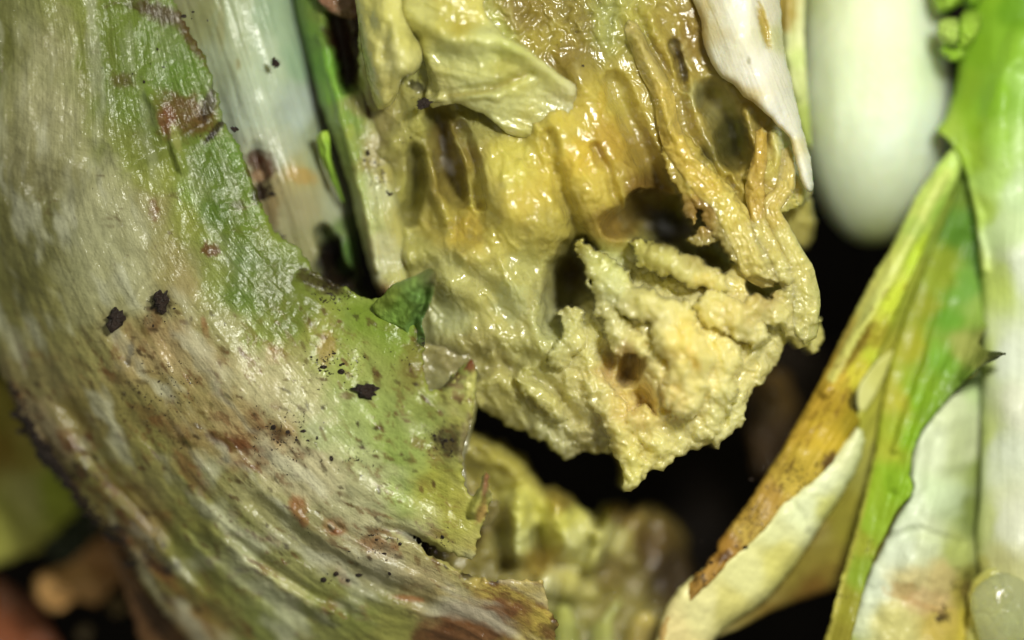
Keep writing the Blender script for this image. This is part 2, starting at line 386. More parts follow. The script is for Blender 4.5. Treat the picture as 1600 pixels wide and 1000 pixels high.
big_poly = [(-140, -60), (262, -60), (272, 0), (300, 55), (322, 92), (330, 118), (343, 160), (350, 190), (372, 225), (388, 262), (402, 300), (415, 335), (430, 362), (468, 390), (492, 425), (520, 440), (548, 452), (572, 468), (596, 466),
            (610, 470), (636, 492), (655, 512), (664, 540), (660, 560), (664, 590), (672, 611), (688, 605), (708, 585), (722, 572), (736, 563), (743, 580), (743, 610), (740, 640), (733, 665), (725, 690), (722, 725), (728, 760), (736, 780), (750, 762), (757, 730), (763, 745), (767, 780), (764, 800), (752, 825), (742, 862),
            (738, 874), (712, 866), (690, 862), (668, 850), (652, 838), (636, 834), (655, 848), (672, 868), (700, 880), (728, 895), (742, 902), (774, 908),
            (790, 904), (850, 908), (852, 930), (858, 950), (872, 972), (866, 1010), (860, 1060), (330, 1060), (292, 1000), (262, 965), (236, 935), (214, 900), (192, 852), (160, 825), (130, 792), (106, 760), (80, 722), (60, 705), (34, 660), (10, 600), (-10, 560), (-60, 460), (-140, 300)]
big_poly = ragged(big_poly, 4, 3.6, 4, 1, 0.10)
pb = Paint([(-60, 40, (108, 110, 55)), (10, 60, (120, 125, 60)), (50, 60, (172, 176, 140)), (70, 180, (180, 180, 152)), (110, 40, (158, 170, 92)), (140, 120, (150, 166, 80)), (190, 30, (140, 165, 75)), (180, 120, (132, 160, 70)), (240, 60, (128, 162, 72)),
            (220, 160, (138, 168, 80)), (280, 110, (120, 162, 70)), (310, 160, (118, 150, 68)), (150, 230, (178, 184, 130)), (60, 260, (178, 176, 148)), (120, 300, (176, 178, 142)), (200, 240, (168, 178, 95)), (250, 280, (165, 175, 90)), (20, 340, (140, 140, 92)), (80, 380, (160, 162, 118)),
            (150, 380, (182, 190, 158)), (200, 350, (186, 190, 160)), (180, 430, (190, 194, 165)), (230, 330, (172, 166, 118)), (300, 300, (140, 168, 80)), (340, 260, (112, 150, 62)), (340, 330, (100, 145, 55)), (300, 350, (165, 175, 90)), (380, 330, (128, 158, 62)), (410, 370, (140, 160, 70)),
            (260, 400, (176, 168, 118)), (290, 440, (182, 170, 130)), (340, 430, (150, 165, 92)), (380, 400, (104, 146, 58)), (390, 460, (112, 150, 66)), (430, 440, (120, 140, 58)), (460, 500, (130, 150, 66)), (400, 520, (150, 166, 86)), (350, 520, (178, 178, 138)),
            (20, 460, (128, 128, 76)), (80, 500, (150, 148, 96)), (140, 560, (158, 154, 104)), (60, 600, (136, 128, 90)), (30, 640, (150, 134, 112)), (200, 560, (178, 158, 118)), (260, 540, (186, 160, 124)), (320, 560, (180, 168, 138)), (380, 580, (186, 188, 158)),
            (440, 560, (172, 170, 112)), (500, 520, (160, 168, 88)), (560, 500, (148, 172, 76)), (620, 520, (138, 162, 70)), (540, 570, (168, 182, 108)), (480, 610, (175, 184, 122)), (540, 640, (178, 196, 140)), (600, 640, (164, 186, 110)), (640, 600, (150, 158, 84)), (620, 700, (158, 184, 98)),
            (660, 660, (140, 152, 78)), (690, 700, (158, 160, 96)), (720, 640, (170, 172, 100)), (560, 700, (182, 204, 150)), (500, 680, (184, 196, 158)), (420, 620, (194, 188, 160)), (380, 650, (192, 172, 142)), (340, 620, (168, 154, 116)), (280, 620, (160, 146, 102)),
            (200, 640, (140, 132, 80)), (120, 650, (134, 122, 74)), (90, 690, (150, 130, 108)), (160, 720, (138, 132, 74)), (240, 700, (146, 142, 84)), (300, 690, (160, 140, 98)), (380, 700, (178, 142, 108)), (440, 690, (186, 156, 124)), (480, 740, (190, 184, 164)), (400, 750, (168, 166, 126)),
            (340, 740, (152, 152, 104)), (280, 770, (140, 142, 80)), (200, 790, (132, 120, 74)), (220, 830, (148, 124, 88)), (300, 840, (138, 142, 74)), (360, 820, (150, 154, 96)), (440, 800, (168, 168, 134)), (520, 780, (188, 186, 166)), (560, 830, (186, 178, 156)), (560, 770, (190, 194, 168)),
            (620, 770, (176, 198, 128)), (680, 760, (176, 190, 100)), (720, 800, (190, 190, 108)), (640, 850, (186, 180, 140)), (700, 860, (196, 192, 118)), (600, 880, (168, 166, 158)), (660, 900, (176, 164, 134)), (520, 860, (166, 160, 134)), (460, 880, (150, 152, 104)), (380, 900, (140, 150, 84)), (300, 920, (132, 124, 72)),
            (300, 980, (150, 120, 72)), (420, 960, (138, 150, 84)), (500, 930, (146, 152, 90)), (560, 960, (138, 148, 78)), (620, 980, (150, 152, 82)), (680, 950, (160, 146, 110)), (780, 930, (205, 180, 98)), (830, 950, (200, 176, 84)), (720, 980, (140, 88, 58))], 1.9, (.78, .76, .55), .02)
for a in [(292, 180, 52, 30, 20, (128, 82, 42), .75, .8), (262, 190, 16, 24, 0, (146, 74, 32), .7, .6), (325, 165, 10, 28, 20, (62, 42, 20), .85, .9), (335, 205, 5, 24, 40, (44, 28, 12), .9, .8), (255, 24, 60, 14, 20, (92, 66, 34), .8, .9), (292, 50, 10, 40, -30, (104, 80, 40), .8, .8),
          (192, 125, 20, 12, 0, (120, 98, 46), .5, .9), (272, 180, 9, 22, -20, (176, 180, 118), .9, .3), (240, 330, 8, 18, 0, (128, 70, 30), .7, .8), (328, 390, 14, 12, 0, (110, 62, 26), .9, .8), (182, 500, 19, 9, -25, (22, 12, 10), 1, .5), (250, 475, 20, 15, 0, (52, 32, 20), .95, .9),  # the near-black blob fills in the dark of a leaf hole
          (237, 505, 14, 22, 30, (120, 78, 44), .7, .9), (205, 545, 5, 20, 10, (70, 46, 20), .8, .9), (408, 262, 22, 26, 0, (78, 44, 22), .9, .7), (405, 300, 12, 18, 0, (44, 24, 12), .9, .8), (372, 320, 10, 8, 0, (70, 46, 20), .8, .8), (408, 278, 9, 10, 0, (196, 160, 118), .9, .4),
          (500, 440, 42, 16, 20, (70, 56, 24), .85, .9), (520, 430, 20, 20, 40, (28, 18, 8), .9, .7), (430, 545, 26, 6, 30, (128, 84, 40), .5, .9), (425, 557, 10, 14, 0, (156, 92, 44), .6, .7), (510, 545, 14, 26, 10, (178, 130, 68), .5, .8), (320, 512, 5, 18, -10, (168, 100, 60), .6, .6),
          (571, 613, 15, 12, 20, (52, 30, 14), 1, .6), (543, 618, 12, 6, 0, (96, 66, 32), .8, .8), (432, 633, 9, 8, 0, (110, 66, 26), .9, .6), (588, 590, 6, 18, -15, (104, 74, 30), .7, .8), (645, 570, 18, 50, 10, (120, 104, 48), .55, .9), (660, 530, 14, 14, 0, (70, 62, 30), .7, .8),
          (380, 700, 58, 13, 22, (112, 62, 34), .85, .8), (350, 690, 30, 7, 18, (92, 50, 24), .8, .8), (400, 725, 34, 13, 25, (120, 72, 40), .8, .9), (435, 680, 22, 12, 10, (86, 48, 26), .85, .8), (400, 660, 22, 16, 60, (110, 66, 36), .7, .9), (480, 708, 26, 8, 10, (84, 54, 32), .85, .9), (520, 728, 30, 14, 25, (80, 58, 38), .75, 1.),
          (300, 740, 14, 40, -35, (128, 84, 44), .6, .9), (250, 660, 50, 14, 30, (112, 76, 40), .55, 1.), (290, 690, 18, 8, 30, (70, 44, 20), .7, .9), (180, 590, 26, 8, 30, (92, 66, 32), .6, 1.), (130, 570, 20, 6, 40, (92, 74, 36), .6, .9),
          (467, 792, 15, 20, -10, (158, 100, 62), .9, .3, ), (475, 815, 8, 9, 0, (160, 88, 54), .8, .4), (524, 822, 19, 15, 10, (154, 88, 50), 1, .25), (592, 855, 34, 16, 20, (156, 106, 74), .8, .9), (585, 828, 24, 6, 5, (90, 68, 48), .7, .9), (535, 900, 16, 8, 60, (140, 82, 50), .7, .8),
          (702, 690, 22, 26, 0, (62, 44, 30), .85, 1.1), (728, 690, 10, 40, 5, (150, 136, 116), .6, .7), (690, 770, 40, 40, 0, (168, 156, 84), .4, .9), (735, 572, 6, 12, 0, (96, 44, 22), .95, .4), (706, 596, 18, 7, -35, (62, 44, 20), .8, .7), (760, 752, 5, 26, 10, (150, 82, 48), .9, .5),
          (752, 800, 8, 18, 20, (178, 120, 84), .6, .6), (640, 838, 26, 5, 25, (48, 38, 20), .9, .6), (730, 898, 12, 8, 0, (50, 34, 16), .9, .6), (772, 910, 8, 6, 0, (40, 24, 12), .95, .4), (745, 975, 84, 38, -12, (128, 84, 56), 1, .5), (690, 1005, 50, 26, 0, (104, 66, 42), .9, .6),
          (800, 925, 50, 10, 5, (150, 130, 60), .4, .8), (868, 968, 8, 8, 0, (60, 24, 16), .9, .4), (860, 985, 20, 12, 0, (96, 56, 36), .8, .7), (640, 935, 24, 5, 8, (168, 100, 66), .7, .6),
          (75, 665, 10, 30, -30, (160, 146, 132), .7, .5), (100, 690, 22, 10, 50, (72, 46, 30), .7, 1.), (128, 735, 16, 8, 40, (56, 32, 18), .85, .8), (190, 840, 22, 8, 40, (70, 38, 20), .85, .8), (250, 890, 26, 12, 35, (92, 54, 26), .85, 1.), (262, 905, 40, 8, 40, (150, 100, 48), .6, .7), (60, 700, 20, 4, 60, (40, 22, 14), .9, .6), (110, 750, 40, 4, 55, (60, 36, 22), .8, .8),
          (95, 280, 36, 16, -30, (120, 112, 70), .6, .6), (620, 460, 20, 16, 0, (112, 140, 62), .7, .6), (445, 755, 30, 6, 20, (120, 84, 54), .4, .9)]:
    pb.blob(*a)
for a in [(230, 110, 115, 150, 0, (100, 122, 34), .45, .7), (345, 310, 42, 85, -18, (96, 114, 24), .5, .6), (395, 430, 48, 62, 0, (98, 114, 26), .45, .7), (450, 480, 50, 40, 0, (96, 108, 26), .4, .8), (60, 330, 90, 130, 0, (80, 78, 30), .4, .7),
          (600, 500, 60, 28, 10, (112, 146, 24), .4, .7), (250, 210, 40, 50, 0, (96, 110, 36), .4, .8), (390, 905, 100, 34, 30, (176, 186, 130), .6, .6), (330, 900, 60, 30, 35, (130, 140, 66), .5, .6), (690, 790, 50, 60, 0, (176, 178, 70), .4, .7), (600, 660, 80, 60, 0, (172, 192, 124), .4, .7),
          (292, 178, 46, 28, 20, (112, 74, 36), .7, .8), (262, 190, 14, 24, 0, (124, 66, 28), .7, .6), (325, 165, 9, 28, 20, (52, 34, 16), .85, .9), (336, 205, 5, 22, 40, (40, 26, 12), .9, .8), (262, 22, 56, 12, 20, (82, 58, 28), .8, .9), (300, 60, 9, 44, -30, (92, 68, 32), .8, .9), (190, 125, 16, 10, 0, (96, 78, 36), .6, .9), (275, 215, 7, 22, -15, (170, 176, 110), .8, .3)]: pb.blob(*a)
for a in [(85, 170, 52, 120, -6, (200, 200, 176), .6, .7), (175, 370, 62, 120, -20, (206, 208, 188), .65, .7), (130, 440, 44, 70, -20, (190, 192, 166), .5, .8), (290, 560, 70, 34, 20, (196, 176, 146), .5, .8), (560, 740, 60, 40, 20, (206, 212, 180), .5, .8), (95, 60, 24, 60, 0, (180, 180, 150), .5, .7), (440, 600, 80, 44, 30, (216, 210, 188), .65, .8), (470, 735, 76, 40, 20, (222, 216, 198), .75, .8), (560, 790, 50, 40, 20, (200, 200, 180), .6, .8), (590, 880, 50, 26, 20, (190, 186, 176), .6, .8),
          (330, 560, 60, 34, 30, (186, 172, 140), .45, .8), (520, 870, 60, 24, 25, (176, 172, 150), .5, .8), (350, 640, 50, 24, 30, (190, 168, 130), .45, .9), (240, 740, 60, 22, 40, (150, 146, 100), .4, .9), (400, 790, 60, 24, 35, (176, 176, 144), .45, .9), (80, 660, 20, 40, -35, (164, 150, 130), .6, .7), (660, 900, 60, 16, 10, (184, 172, 146), .5, .8)]: pb.blob(*a)
for a in [(320, 900, 50, 24, 35, (150, 152, 76), .5, .7), (365, 890, 50, 16, 35, (180, 186, 120), .6, .6), (430, 905, 60, 14, 32, (206, 206, 170), .7, .7), (215, 780, 60, 14, 48, (150, 132, 84), .5, .8), (120, 690, 40, 12, 50, (160, 142, 108), .5, .8)]: pb.blob(*a)
rs = np.random.RandomState(11)
for k in range(170):                                    # small broken stains along the veins
    x = rs.uniform(180, 720); y = rs.uniform(480, 900)
    if x+y*0.4 < 420: continue
    pb.blob(x, y, rs.uniform(3, 11), rs.uniform(2, 4), rs.uniform(10, 70), [(86, 60, 28), (56, 38, 18), (110, 76, 40)][k % 3], rs.uniform(.5, .9), 1.0)
for k in range(60):
    t = rs.rand(); x = 20+t*280+rs.uniform(-8, 45); y = 600+t*380+rs.uniform(-30, 20)
    pb.blob(x, y, rs.uniform(4, 14), rs.uniform(2, 5), rs.uniform(30, 60), [(74, 44, 24), (46, 26, 14), (110, 70, 38)][k % 3], rs.uniform(.6, .95), 0.9)
sb = soilmap([(520, 570, 80, .6), (440, 680, 90, .6), (560, 720, 50, .6), (300, 190, 60, .5), (250, 480, 50, .6), (250, 620, 110, .6), (690, 690, 50, .75), (700, 860, 70, .5), (590, 850, 50, .65), (110, 740, 60, .8), (230, 860, 60, .85), (240, 90, 50, .45), (520, 450, 60, .8), (640, 560, 60, .55), (470, 830, 50, .4), (40, 600, 50, .6), (370, 480, 60, .45)], 0.12)
def big_paint(x, y):
    c = pb(x, y); f = leaf_flow(x, y); v, s = f[:, 0], f[:, 1]; left = (sstep(4.0, 2.2, v)*.8+.2)[:, None]
    wl = np.maximum(left[:, 0], .75*sstep(600, 700, y)*sstep(660, 560, x))[:, None]*.14
    lum = (c@np.array([.3, .6, .1]))[:, None]; c = c*(1-wl)+lum*np.array([1.14, 1.10, .52])*wl
    br = (sstep(.04, .30, fbm(v*6+.6*fbm(x/30, y/30, 3, 321), s*2.4, 5, 322, .7))*sstep(430, 580, y)*sstep(-.3, .2, fbm(x/110, y/110, 2, 323)))[:, None]; c = c*(1-.6*br)+lin((104, 64, 30))*.6*br
    wv = v+.12*fbm(x/50, y/50, 3, 301)
    a = (sstep(.02, .42, fbm(wv*2.4, s*.8, 3, 302, .5))[:, None])*left; b = (sstep(.06, .45, fbm(wv*3.0+9, s*.9, 3, 303, .5))[:, None])*left
    c = c*(1-.42*a)+lin((212, 214, 188))*.42*a; c = c*(1-.28*b)+lin((112, 108, 44))*.28*b
    g = sstep(.1, .6, ridged(x/34+fbm(x/20, y/20, 2, 305), y/40, 3, 304)-.55)[:, None]*(1-left); c = c*(1-.35*g)+lin((150, 158, 84))*.35*g
    n = (sstep(.80, .92, ridged(x/40+.6*fbm(x/25, y/25, 3, 307), y/40, 3, 306))*sstep(.05, .4, fbm(x/70, y/70, 3, 308)))[:, None]
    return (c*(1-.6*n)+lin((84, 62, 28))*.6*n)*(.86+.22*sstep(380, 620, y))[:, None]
t1 = thing('lettuce_leaf', 'large wilted lettuce leaf at far left, pale with ragged green edge and brown stains', 'leaf')
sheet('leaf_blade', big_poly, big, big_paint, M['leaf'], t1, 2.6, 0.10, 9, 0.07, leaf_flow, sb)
# curled green tooth of the leaf margin
tip = Field(tps([(590, 470), (620, 435), (660, 425), (682, 432), (680, 470), (664, 545), (630, 490), (650, 460), (610, 500)], [1.0, 1.25, 1.45, 1.5, 1.45, 1.05, 1.12, 1.45, 1.0], .5))
tip.bump([(610, 470), (640, 445), (675, 432)], 10, 0.14).bump([(640, 540), (648, 500), (668, 460)], 7, -0.16).bump([(664, 520), (674, 480), (680, 440)], 7, 0.15).bump([(630, 500), (655, 470)], 6, 0.08).fn(lambda x, y: 0.05*fbm(x/14, y/14, 3, 4))
pt = Paint([(600, 465, (132, 152, 62)), (630, 445, (126, 154, 74)), (665, 430, (104, 120, 62)), (680, 436, (82, 78, 44)), (650, 470, (104, 138, 66)), (672, 470, (108, 132, 66)), (655, 510, (84, 116, 58)), (664, 540, (58, 62, 34)), (625, 490, (118, 150, 62)), (640, 530, (110, 130, 58))])
tipp = ragged([(582, 478), (598, 462), (612, 446), (630, 437), (648, 430), (660, 424), (668, 419), (678, 420), (682, 434), (678, 452), (672, 474), (664, 490), (659, 508), (664, 526), (662, 545), (650, 540), (636, 520), (618, 510), (596, 500)], 4, 1.0, 9, 2)
sheet('curled_leaf_tooth', tipp, tip, pt, M['leaf'], t1, 2.0, 0.07, 5, 0.06, None, soilmap([(664, 535, 14, .9), (680, 430, 12, .6)], .25))
# second spiny tooth folded back, paler than the blade
t2z = Field(tps([(690, 640), (720, 600), (738, 566), (742, 620), (735, 690), (705, 690), (690, 670)], [1.28, 1.42, 1.5, 1.45, 1.12, .95, 1.05], .5)); t2z.bump([(702, 690), (722, 640), (738, 580)], 8, .06).bump([(728, 690), (736, 640)], 5, -.04).fn(lambda x, y: 0.05*fbm(x/12, y/12, 3, 14))
pt2 = Paint([(738, 566, (110, 54, 28)), (730, 600, (190, 188, 104)), (715, 620, (170, 172, 92)), (738, 640, (196, 190, 124)), (725, 660, (186, 178, 136)), (712, 690, (92, 76, 50)), (730, 690, (172, 162, 132)), (700, 640, (150, 158, 80))])
sheet('curled_leaf_tooth', ragged([(688, 622), (704, 598), (722, 580), (734, 562), (741, 566), (744, 590), (742, 630), (738, 655), (728, 688), (718, 706), (702, 700), (690, 670)], 4, 1.2, 19, 2), t2z, pt2, M['leaf'], t1, 2.0, 0.06, 4, 0.05, None, soilmap([(705, 690, 25, 1.), (730, 580, 20, .5)], .3))

# ================================================================== white stalk behind it
def axis_flow(p0, p1):
    p0 = np.array(p0, float); p1 = np.array(p1, float); d = (p1-p0)/np.hypot(*(p1-p0)); n = np.array([d[1], -d[0]])
    return lambda x, y: np.stack([((x-p0[0])*n[0]+(y-p0[1])*n[1])/40, ((x-p0[0])*d[0]+(y-p0[1])*d[1])/100], -1)
f2 = axis_flow((370, -40), (520, 440))
st = Field(tps([(240, -60), (360, -60), (470, -60), (300, 150), (400, 150), (500, 150), (340, 260), (460, 280), (545, 280), (400, 400), (500, 420), (570, 420), (420, 500), (560, 500)],
               [-.5, .25, -.7, -.35, .3, -.75, -.3, .1, -.8, -.4, -.2, -.8, -.5, -.8], .5))
st.fn(lambda x, y: 0.05*ridged(f2(x, y)[:, 0]*2.6, y/260, 3, 61)+0.03*fbm(x/50, y/90, 3, 62)).bump([(505, 365), (520, 400), (535, 430)], 12, -.6).bump([(455, 190), (470, 215)], 24, -.1).bump([(540, 370), (548, 415)], 12, .15).bump([(400, 235), (410, 300)], 12, -.1)
ps = Paint([(290, 0, (176, 176, 130)), (320, 20, (170, 172, 118)), (360, 20, (174, 186, 150)), (430, 10, (160, 182, 150)), (340, 100, (184, 194, 160)), (420, 100, (186, 200, 172)), (470, 90, (160, 186, 154)), (400, 170, (192, 204, 182)), (470, 170, (186, 198, 188)), (500, 200, (150, 160, 128)), (430, 230, (190, 196, 172)), (500, 250, (170, 178, 140)),
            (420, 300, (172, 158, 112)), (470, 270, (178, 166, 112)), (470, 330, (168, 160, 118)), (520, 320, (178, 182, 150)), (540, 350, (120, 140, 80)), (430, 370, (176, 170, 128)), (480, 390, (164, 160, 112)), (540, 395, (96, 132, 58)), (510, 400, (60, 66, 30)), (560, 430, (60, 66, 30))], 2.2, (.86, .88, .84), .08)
for a in [(398, 245, 14, 14, 0, (76, 44, 24), .9, .8), (410, 262, 20, 22, 0, (92, 52, 28), .9, .7), (408, 300, 12, 16, 0, (48, 26, 14), .95, .9), (405, 276, 10, 9, 0, (196, 158, 120), .9, .4), (470, 275, 26, 12, 10, (186, 154, 84), .8, .6), (430, 98, 7, 5, 0, (52, 70, 46), 1, .3), (372, 100, 4, 9, 0, (150, 140, 84), .6, .5), (516, 400, 18, 34, 10, (24, 16, 8), 1, .6), (530, 440, 34, 12, 20, (30, 20, 10), 1, .6), (345, 40, 6, 40, 0, (164, 156, 94), .5, .6), (425, 330, 10, 30, 0, (140, 108, 62), .5, .9)]: ps.blob(*a)  # near-black blobs, with the darkest points above, paint shade into the lower hole
t = thing('pale_stalk', 'pale bluish white leaf stalk behind the large stained leaf, upper left', 'stalk')
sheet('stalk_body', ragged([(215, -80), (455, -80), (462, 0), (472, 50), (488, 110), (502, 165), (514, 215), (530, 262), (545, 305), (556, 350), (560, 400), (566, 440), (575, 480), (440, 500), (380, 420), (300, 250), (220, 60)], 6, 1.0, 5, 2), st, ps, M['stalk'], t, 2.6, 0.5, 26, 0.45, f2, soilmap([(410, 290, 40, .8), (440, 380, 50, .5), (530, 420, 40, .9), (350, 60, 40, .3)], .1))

# ================================================================== narrow green stem with brown rot
f3 = axis_flow((500, -40), (600, 440))
gs = Field(tps([(450, -60), (510, -60), (570, -60), (490, 100), (530, 100), (580, 110), (520, 220), (555, 220), (590, 220), (556, 340), (590, 340), (628, 340), (585, 460), (610, 460), (640, 440)],
               [-.4, .15, -.1, -.2, .1, .2, 0, .25, .2, .1, .42, .2, .2, .42, .2], .5))
gs.bump([(525, 30), (540, 90), (545, 130)], 16, -.35).bump([(500, 60), (530, 170), (556, 260), (590, 420)], 8, .12).bump([(560, 60), (575, 140)], 8, -.2).fn(lambda x, y: 0.03*ridged(f3(x, y)[:, 0]*3, y/200, 3, 71)+.03*fbm(x/25, y/30, 3, 72))
pg = Paint([(465, 0, (110, 142, 58)), (480, 60, (112, 152, 58)), (510, 20, (118, 140, 60)), (505, 100, (122, 178, 58)), (520, 150, (132, 184, 66)), (540, 190, (140, 170, 78)), (560, 170, (160, 158, 92)), (550, 30, (80, 58, 34)), (530, 70, (54, 36, 16)), (548, 100, (48, 26, 14)), (570, 100, (140, 120, 70)), (572, 60, (70, 50, 26)),
            (550, 240, (150, 170, 86)), (580, 250, (168, 156, 96)), (590, 230, (176, 164, 108)), (565, 300, (176, 190, 118)), (590, 300, (205, 208, 160)), (610, 280, (176, 168, 96)), (580, 360, (190, 196, 132)), (600, 380, (206, 204, 158)), (625, 360, (186, 180, 104)), (600, 430, (206, 206, 168)), (600, 460, (150, 130, 80)), (620, 440, (196, 194, 120))], 2.4, (.85, .85, .75), .08)
for a in [(532, 50, 18, 44, -8, (50, 24, 14), .95, .8), (545, 112, 12, 26, 0, (40, 18, 10), .95, .9), (512, 50, 12, 6, 30, (56, 40, 20), .8, .7), (575, 160, 6, 30, -8, (70, 30, 16), .9, .6), (600, 458, 16, 8, 0, (96, 68, 40), .8, .8), (548, 205, 8, 12, 0, (164, 176, 70), .6, .6)]: pg.blob(*a)
t = thing('narrow_leaf', 'narrow green leaf base with dark brown rot, left of the yellow pulp', 'leaf')
sheet('blade', ragged([(448, -80), (566, -80), (560, 0), (562, 40), (574, 90), (584, 130), (588, 180), (604, 215), (614, 260), (622, 310), (632, 350), (638, 400), (640, 440), (622, 452), (604, 466), (590, 458), (576, 420), (566, 380), (556, 340), (545, 290), (530, 245), (515, 200), (500, 160), (488, 110), (474, 60), (460, 10)], 5, 1.2, 6, 2), gs, pg, M['stalk'], t, 2.2, 0.35, 16, 0.28, f3, soilmap([(545, 130, 40, .7), (590, 270, 50, .75), (605, 380, 40, .45), (600, 455, 30, .8)], .25))
lz = Field(tps([(497, 205), (515, 210), (505, 240), (520, 275), (535, 300)], [0.1, .15, .12, 0, -.1], .5)); lz.bump([(505, 210), (520, 290)], 5, .08)
sheet('side_leaflet', ragged([(495, 210), (512, 204), (516, 225), (518, 250), (528, 280), (538, 318), (528, 306), (516, 280), (504, 255), (498, 232)], 4, .8, 8, 2), lz, Paint([(505, 210, (160, 190, 70)), (510, 240, (140, 176, 60)), (525, 290, (110, 140, 50))]), M['fresh'], t, 2, .07, 4, .05)
# brownish pink scrap at the top
sz = Field(lambda x, y: 0.25+0.15*fbm(x/30, y/20, 3, 5)-((y-0)/90)**2*.5)
sheet('leaf_scrap', ragged([(478, -60), (590, -60), (572, 0), (562, 24), (545, 32), (520, 20), (500, 6)], 4, 2, 12, 2), sz, Paint([(500, 0, (130, 96, 72)), (540, 10, (150, 122, 92)), (560, 20, (120, 84, 58))]), M['leaf'], None, 2.5, .1, 6)
tag(bpy.data.objects['leaf_scrap'], 'brownish pink leaf scrap at the top edge above the green stem', 'leaf scrap')
# ================================================================== rotting lettuce heart
heart = thing('rotting_lettuce_heart', 'wet yellow rotting lettuce heart collapsing into pulp, centre', 'lettuce')
hz = tps([(540, 100), (600, 60), (600, 250), (640, 350), (690, 60), (760, 60), (860, 40), (960, 40), (1060, 60), (1120, 110), (1180, 190), (1240, 280), (1270, 340),
          (700, 200), (760, 200), (850, 160), (930, 180), (1000, 180), (1060, 220), (660, 420), (680, 500), (690, 560), (720, 620), (780, 660), (860, 700), (930, 700), (980, 740), (1060, 700), (1150, 670),
          (720, 340), (800, 300), (900, 280), (980, 300), (1040, 320), (760, 420), (840, 420), (900, 420), (960, 420), (1040, 400), (1120, 400), (1200, 400), (1270, 440), (1285, 520),
          (760, 520), (840, 520), (920, 520), (1000, 500), (1080, 480), (1160, 480), (1220, 540), (820, 600), (900, 600), (980, 600), (1060, 580), (1140, 580), (1180, 620), (900, 660), (1000, 680), (1080, 650)],
         [.2, .9, .1, 0, .9, 1.1, .9, .8, .6, .5, .5, .45, .1,
          .5, .6, 1.0, .9, .8, .8, .3, .2, .1, .1, .1, .2, .3, .8, .9, .8,
          .6, 1.0, 1.0, .8, .4, .8, .7, .4, .5, .5, .7, .8, .6, .3,
          .55, .5, .8, 1.3, 1.3, 1.1, .6, .6, .9, 1.2, 1.4, 1.0, .7, .6, 1.0, 1.1], 2)
H = Field(hz)
# --- upper half: long slumped folds
H.bump([(745, 235), (790, 290), (840, 350)], 44, .42).bump([(870, 205), (905, 270), (950, 350)], 34, .4).bump([(905, 120), (940, 210), (985, 300)], 26, .28).bump([(790, 330), (760, 400), (700, 440)], 30, .22)
H.bump([(855, 210), (880, 300), (905, 370)], 11, -.28).bump([(930, 230), (960, 300), (985, 350)], 8, -.2).bump([(960, 130), (1000, 220), (1030, 290)], 16, -.42)
H.bump([(685, 180), (700, 240), (720, 300)], 20, -.6).bump([(720, 200), (745, 260), (750, 320)], 9, -.3).bump([(650, 240), (650, 300), (640, 340)], 12, -.55).bump([(700, 190), (722, 250), (735, 320)], 6, .2).bump([(672, 250), (678, 300), (700, 340)], 10, .25)
H.bump([(600, 240), (640, 200), (665, 170)], 18, .2).bump([(615, 300), (630, 360), (640, 410)], 9, .12).bump([(995, 60), (1030, 130), (1045, 200), (1085, 262), (1137, 308), (1172, 360), (1195, 420)], 12, .38)
H.bump([(1010, 20), (1035, 70), (1060, 110)], 10, .25).bump([(1052, 70), (1062, 105), (1072, 135)], 8, -.32).bump([(1075, 130), (1095, 200), (1120, 250), (1160, 300)], 13, .25).bump([(1110, 150), (1140, 190), (1150, 240)], 20, -.85)
H.bump([(1160, 180), (1185, 240), (1190, 320), (1215, 400)], 13, .28).bump([(1210, 210), (1215, 260), (1220, 330), (1250, 400), (1265, 470)], 11, .3).bump([(1180, 290), (1205, 370), (1225, 430)], 6, -.2).bump([(1140, 280), (1160, 330)], 6, -.18).bump([(1240, 260), (1255, 300), (1250, 340)], 8, .15)
# --- caverns between the folds
H.bump([(1010, 325), (1050, 350), (1080, 368)], [22, 30, 22], -1.9, .7).bump([(960, 350), (1000, 345)], 18, -.8).bump([(1098, 388), (1118, 402)], 20, -1.6, .7).bump([(905, 400), (900, 440), (885, 470)], [24, 30, 14], -1.15, .8).bump([(880, 430), (870, 500)], 22, -.6)
H.tube([(1066, 232), (1100, 290), (1140, 350), (1180, 400), (1215, 430)], [20, 26, 30, 30, 26], [1.15, 1.2, 1.25, 1.25, 1.15], .6).tube([(1195, 280), (1225, 340), (1250, 420), (1258, 490)], [26, 26, 24, 24], [.95, 1.0, 1.0, .95], .6).tube([(1042, 236), (1056, 268), (1074, 300), (1084, 345)], [7, 12, 12, 8], [1.05, 1.1, 1.1, 1.0], .6)
H.bump([(1182, 448), (1208, 466)], [12, 18], -1.5, .7).bump([(990, 555), (984, 585)], 15, -.6, .9).bump([(960, 555), (975, 600), (990, 630)], 26, -.45).bump([(1000, 615), (1015, 640)], 14, -.3)
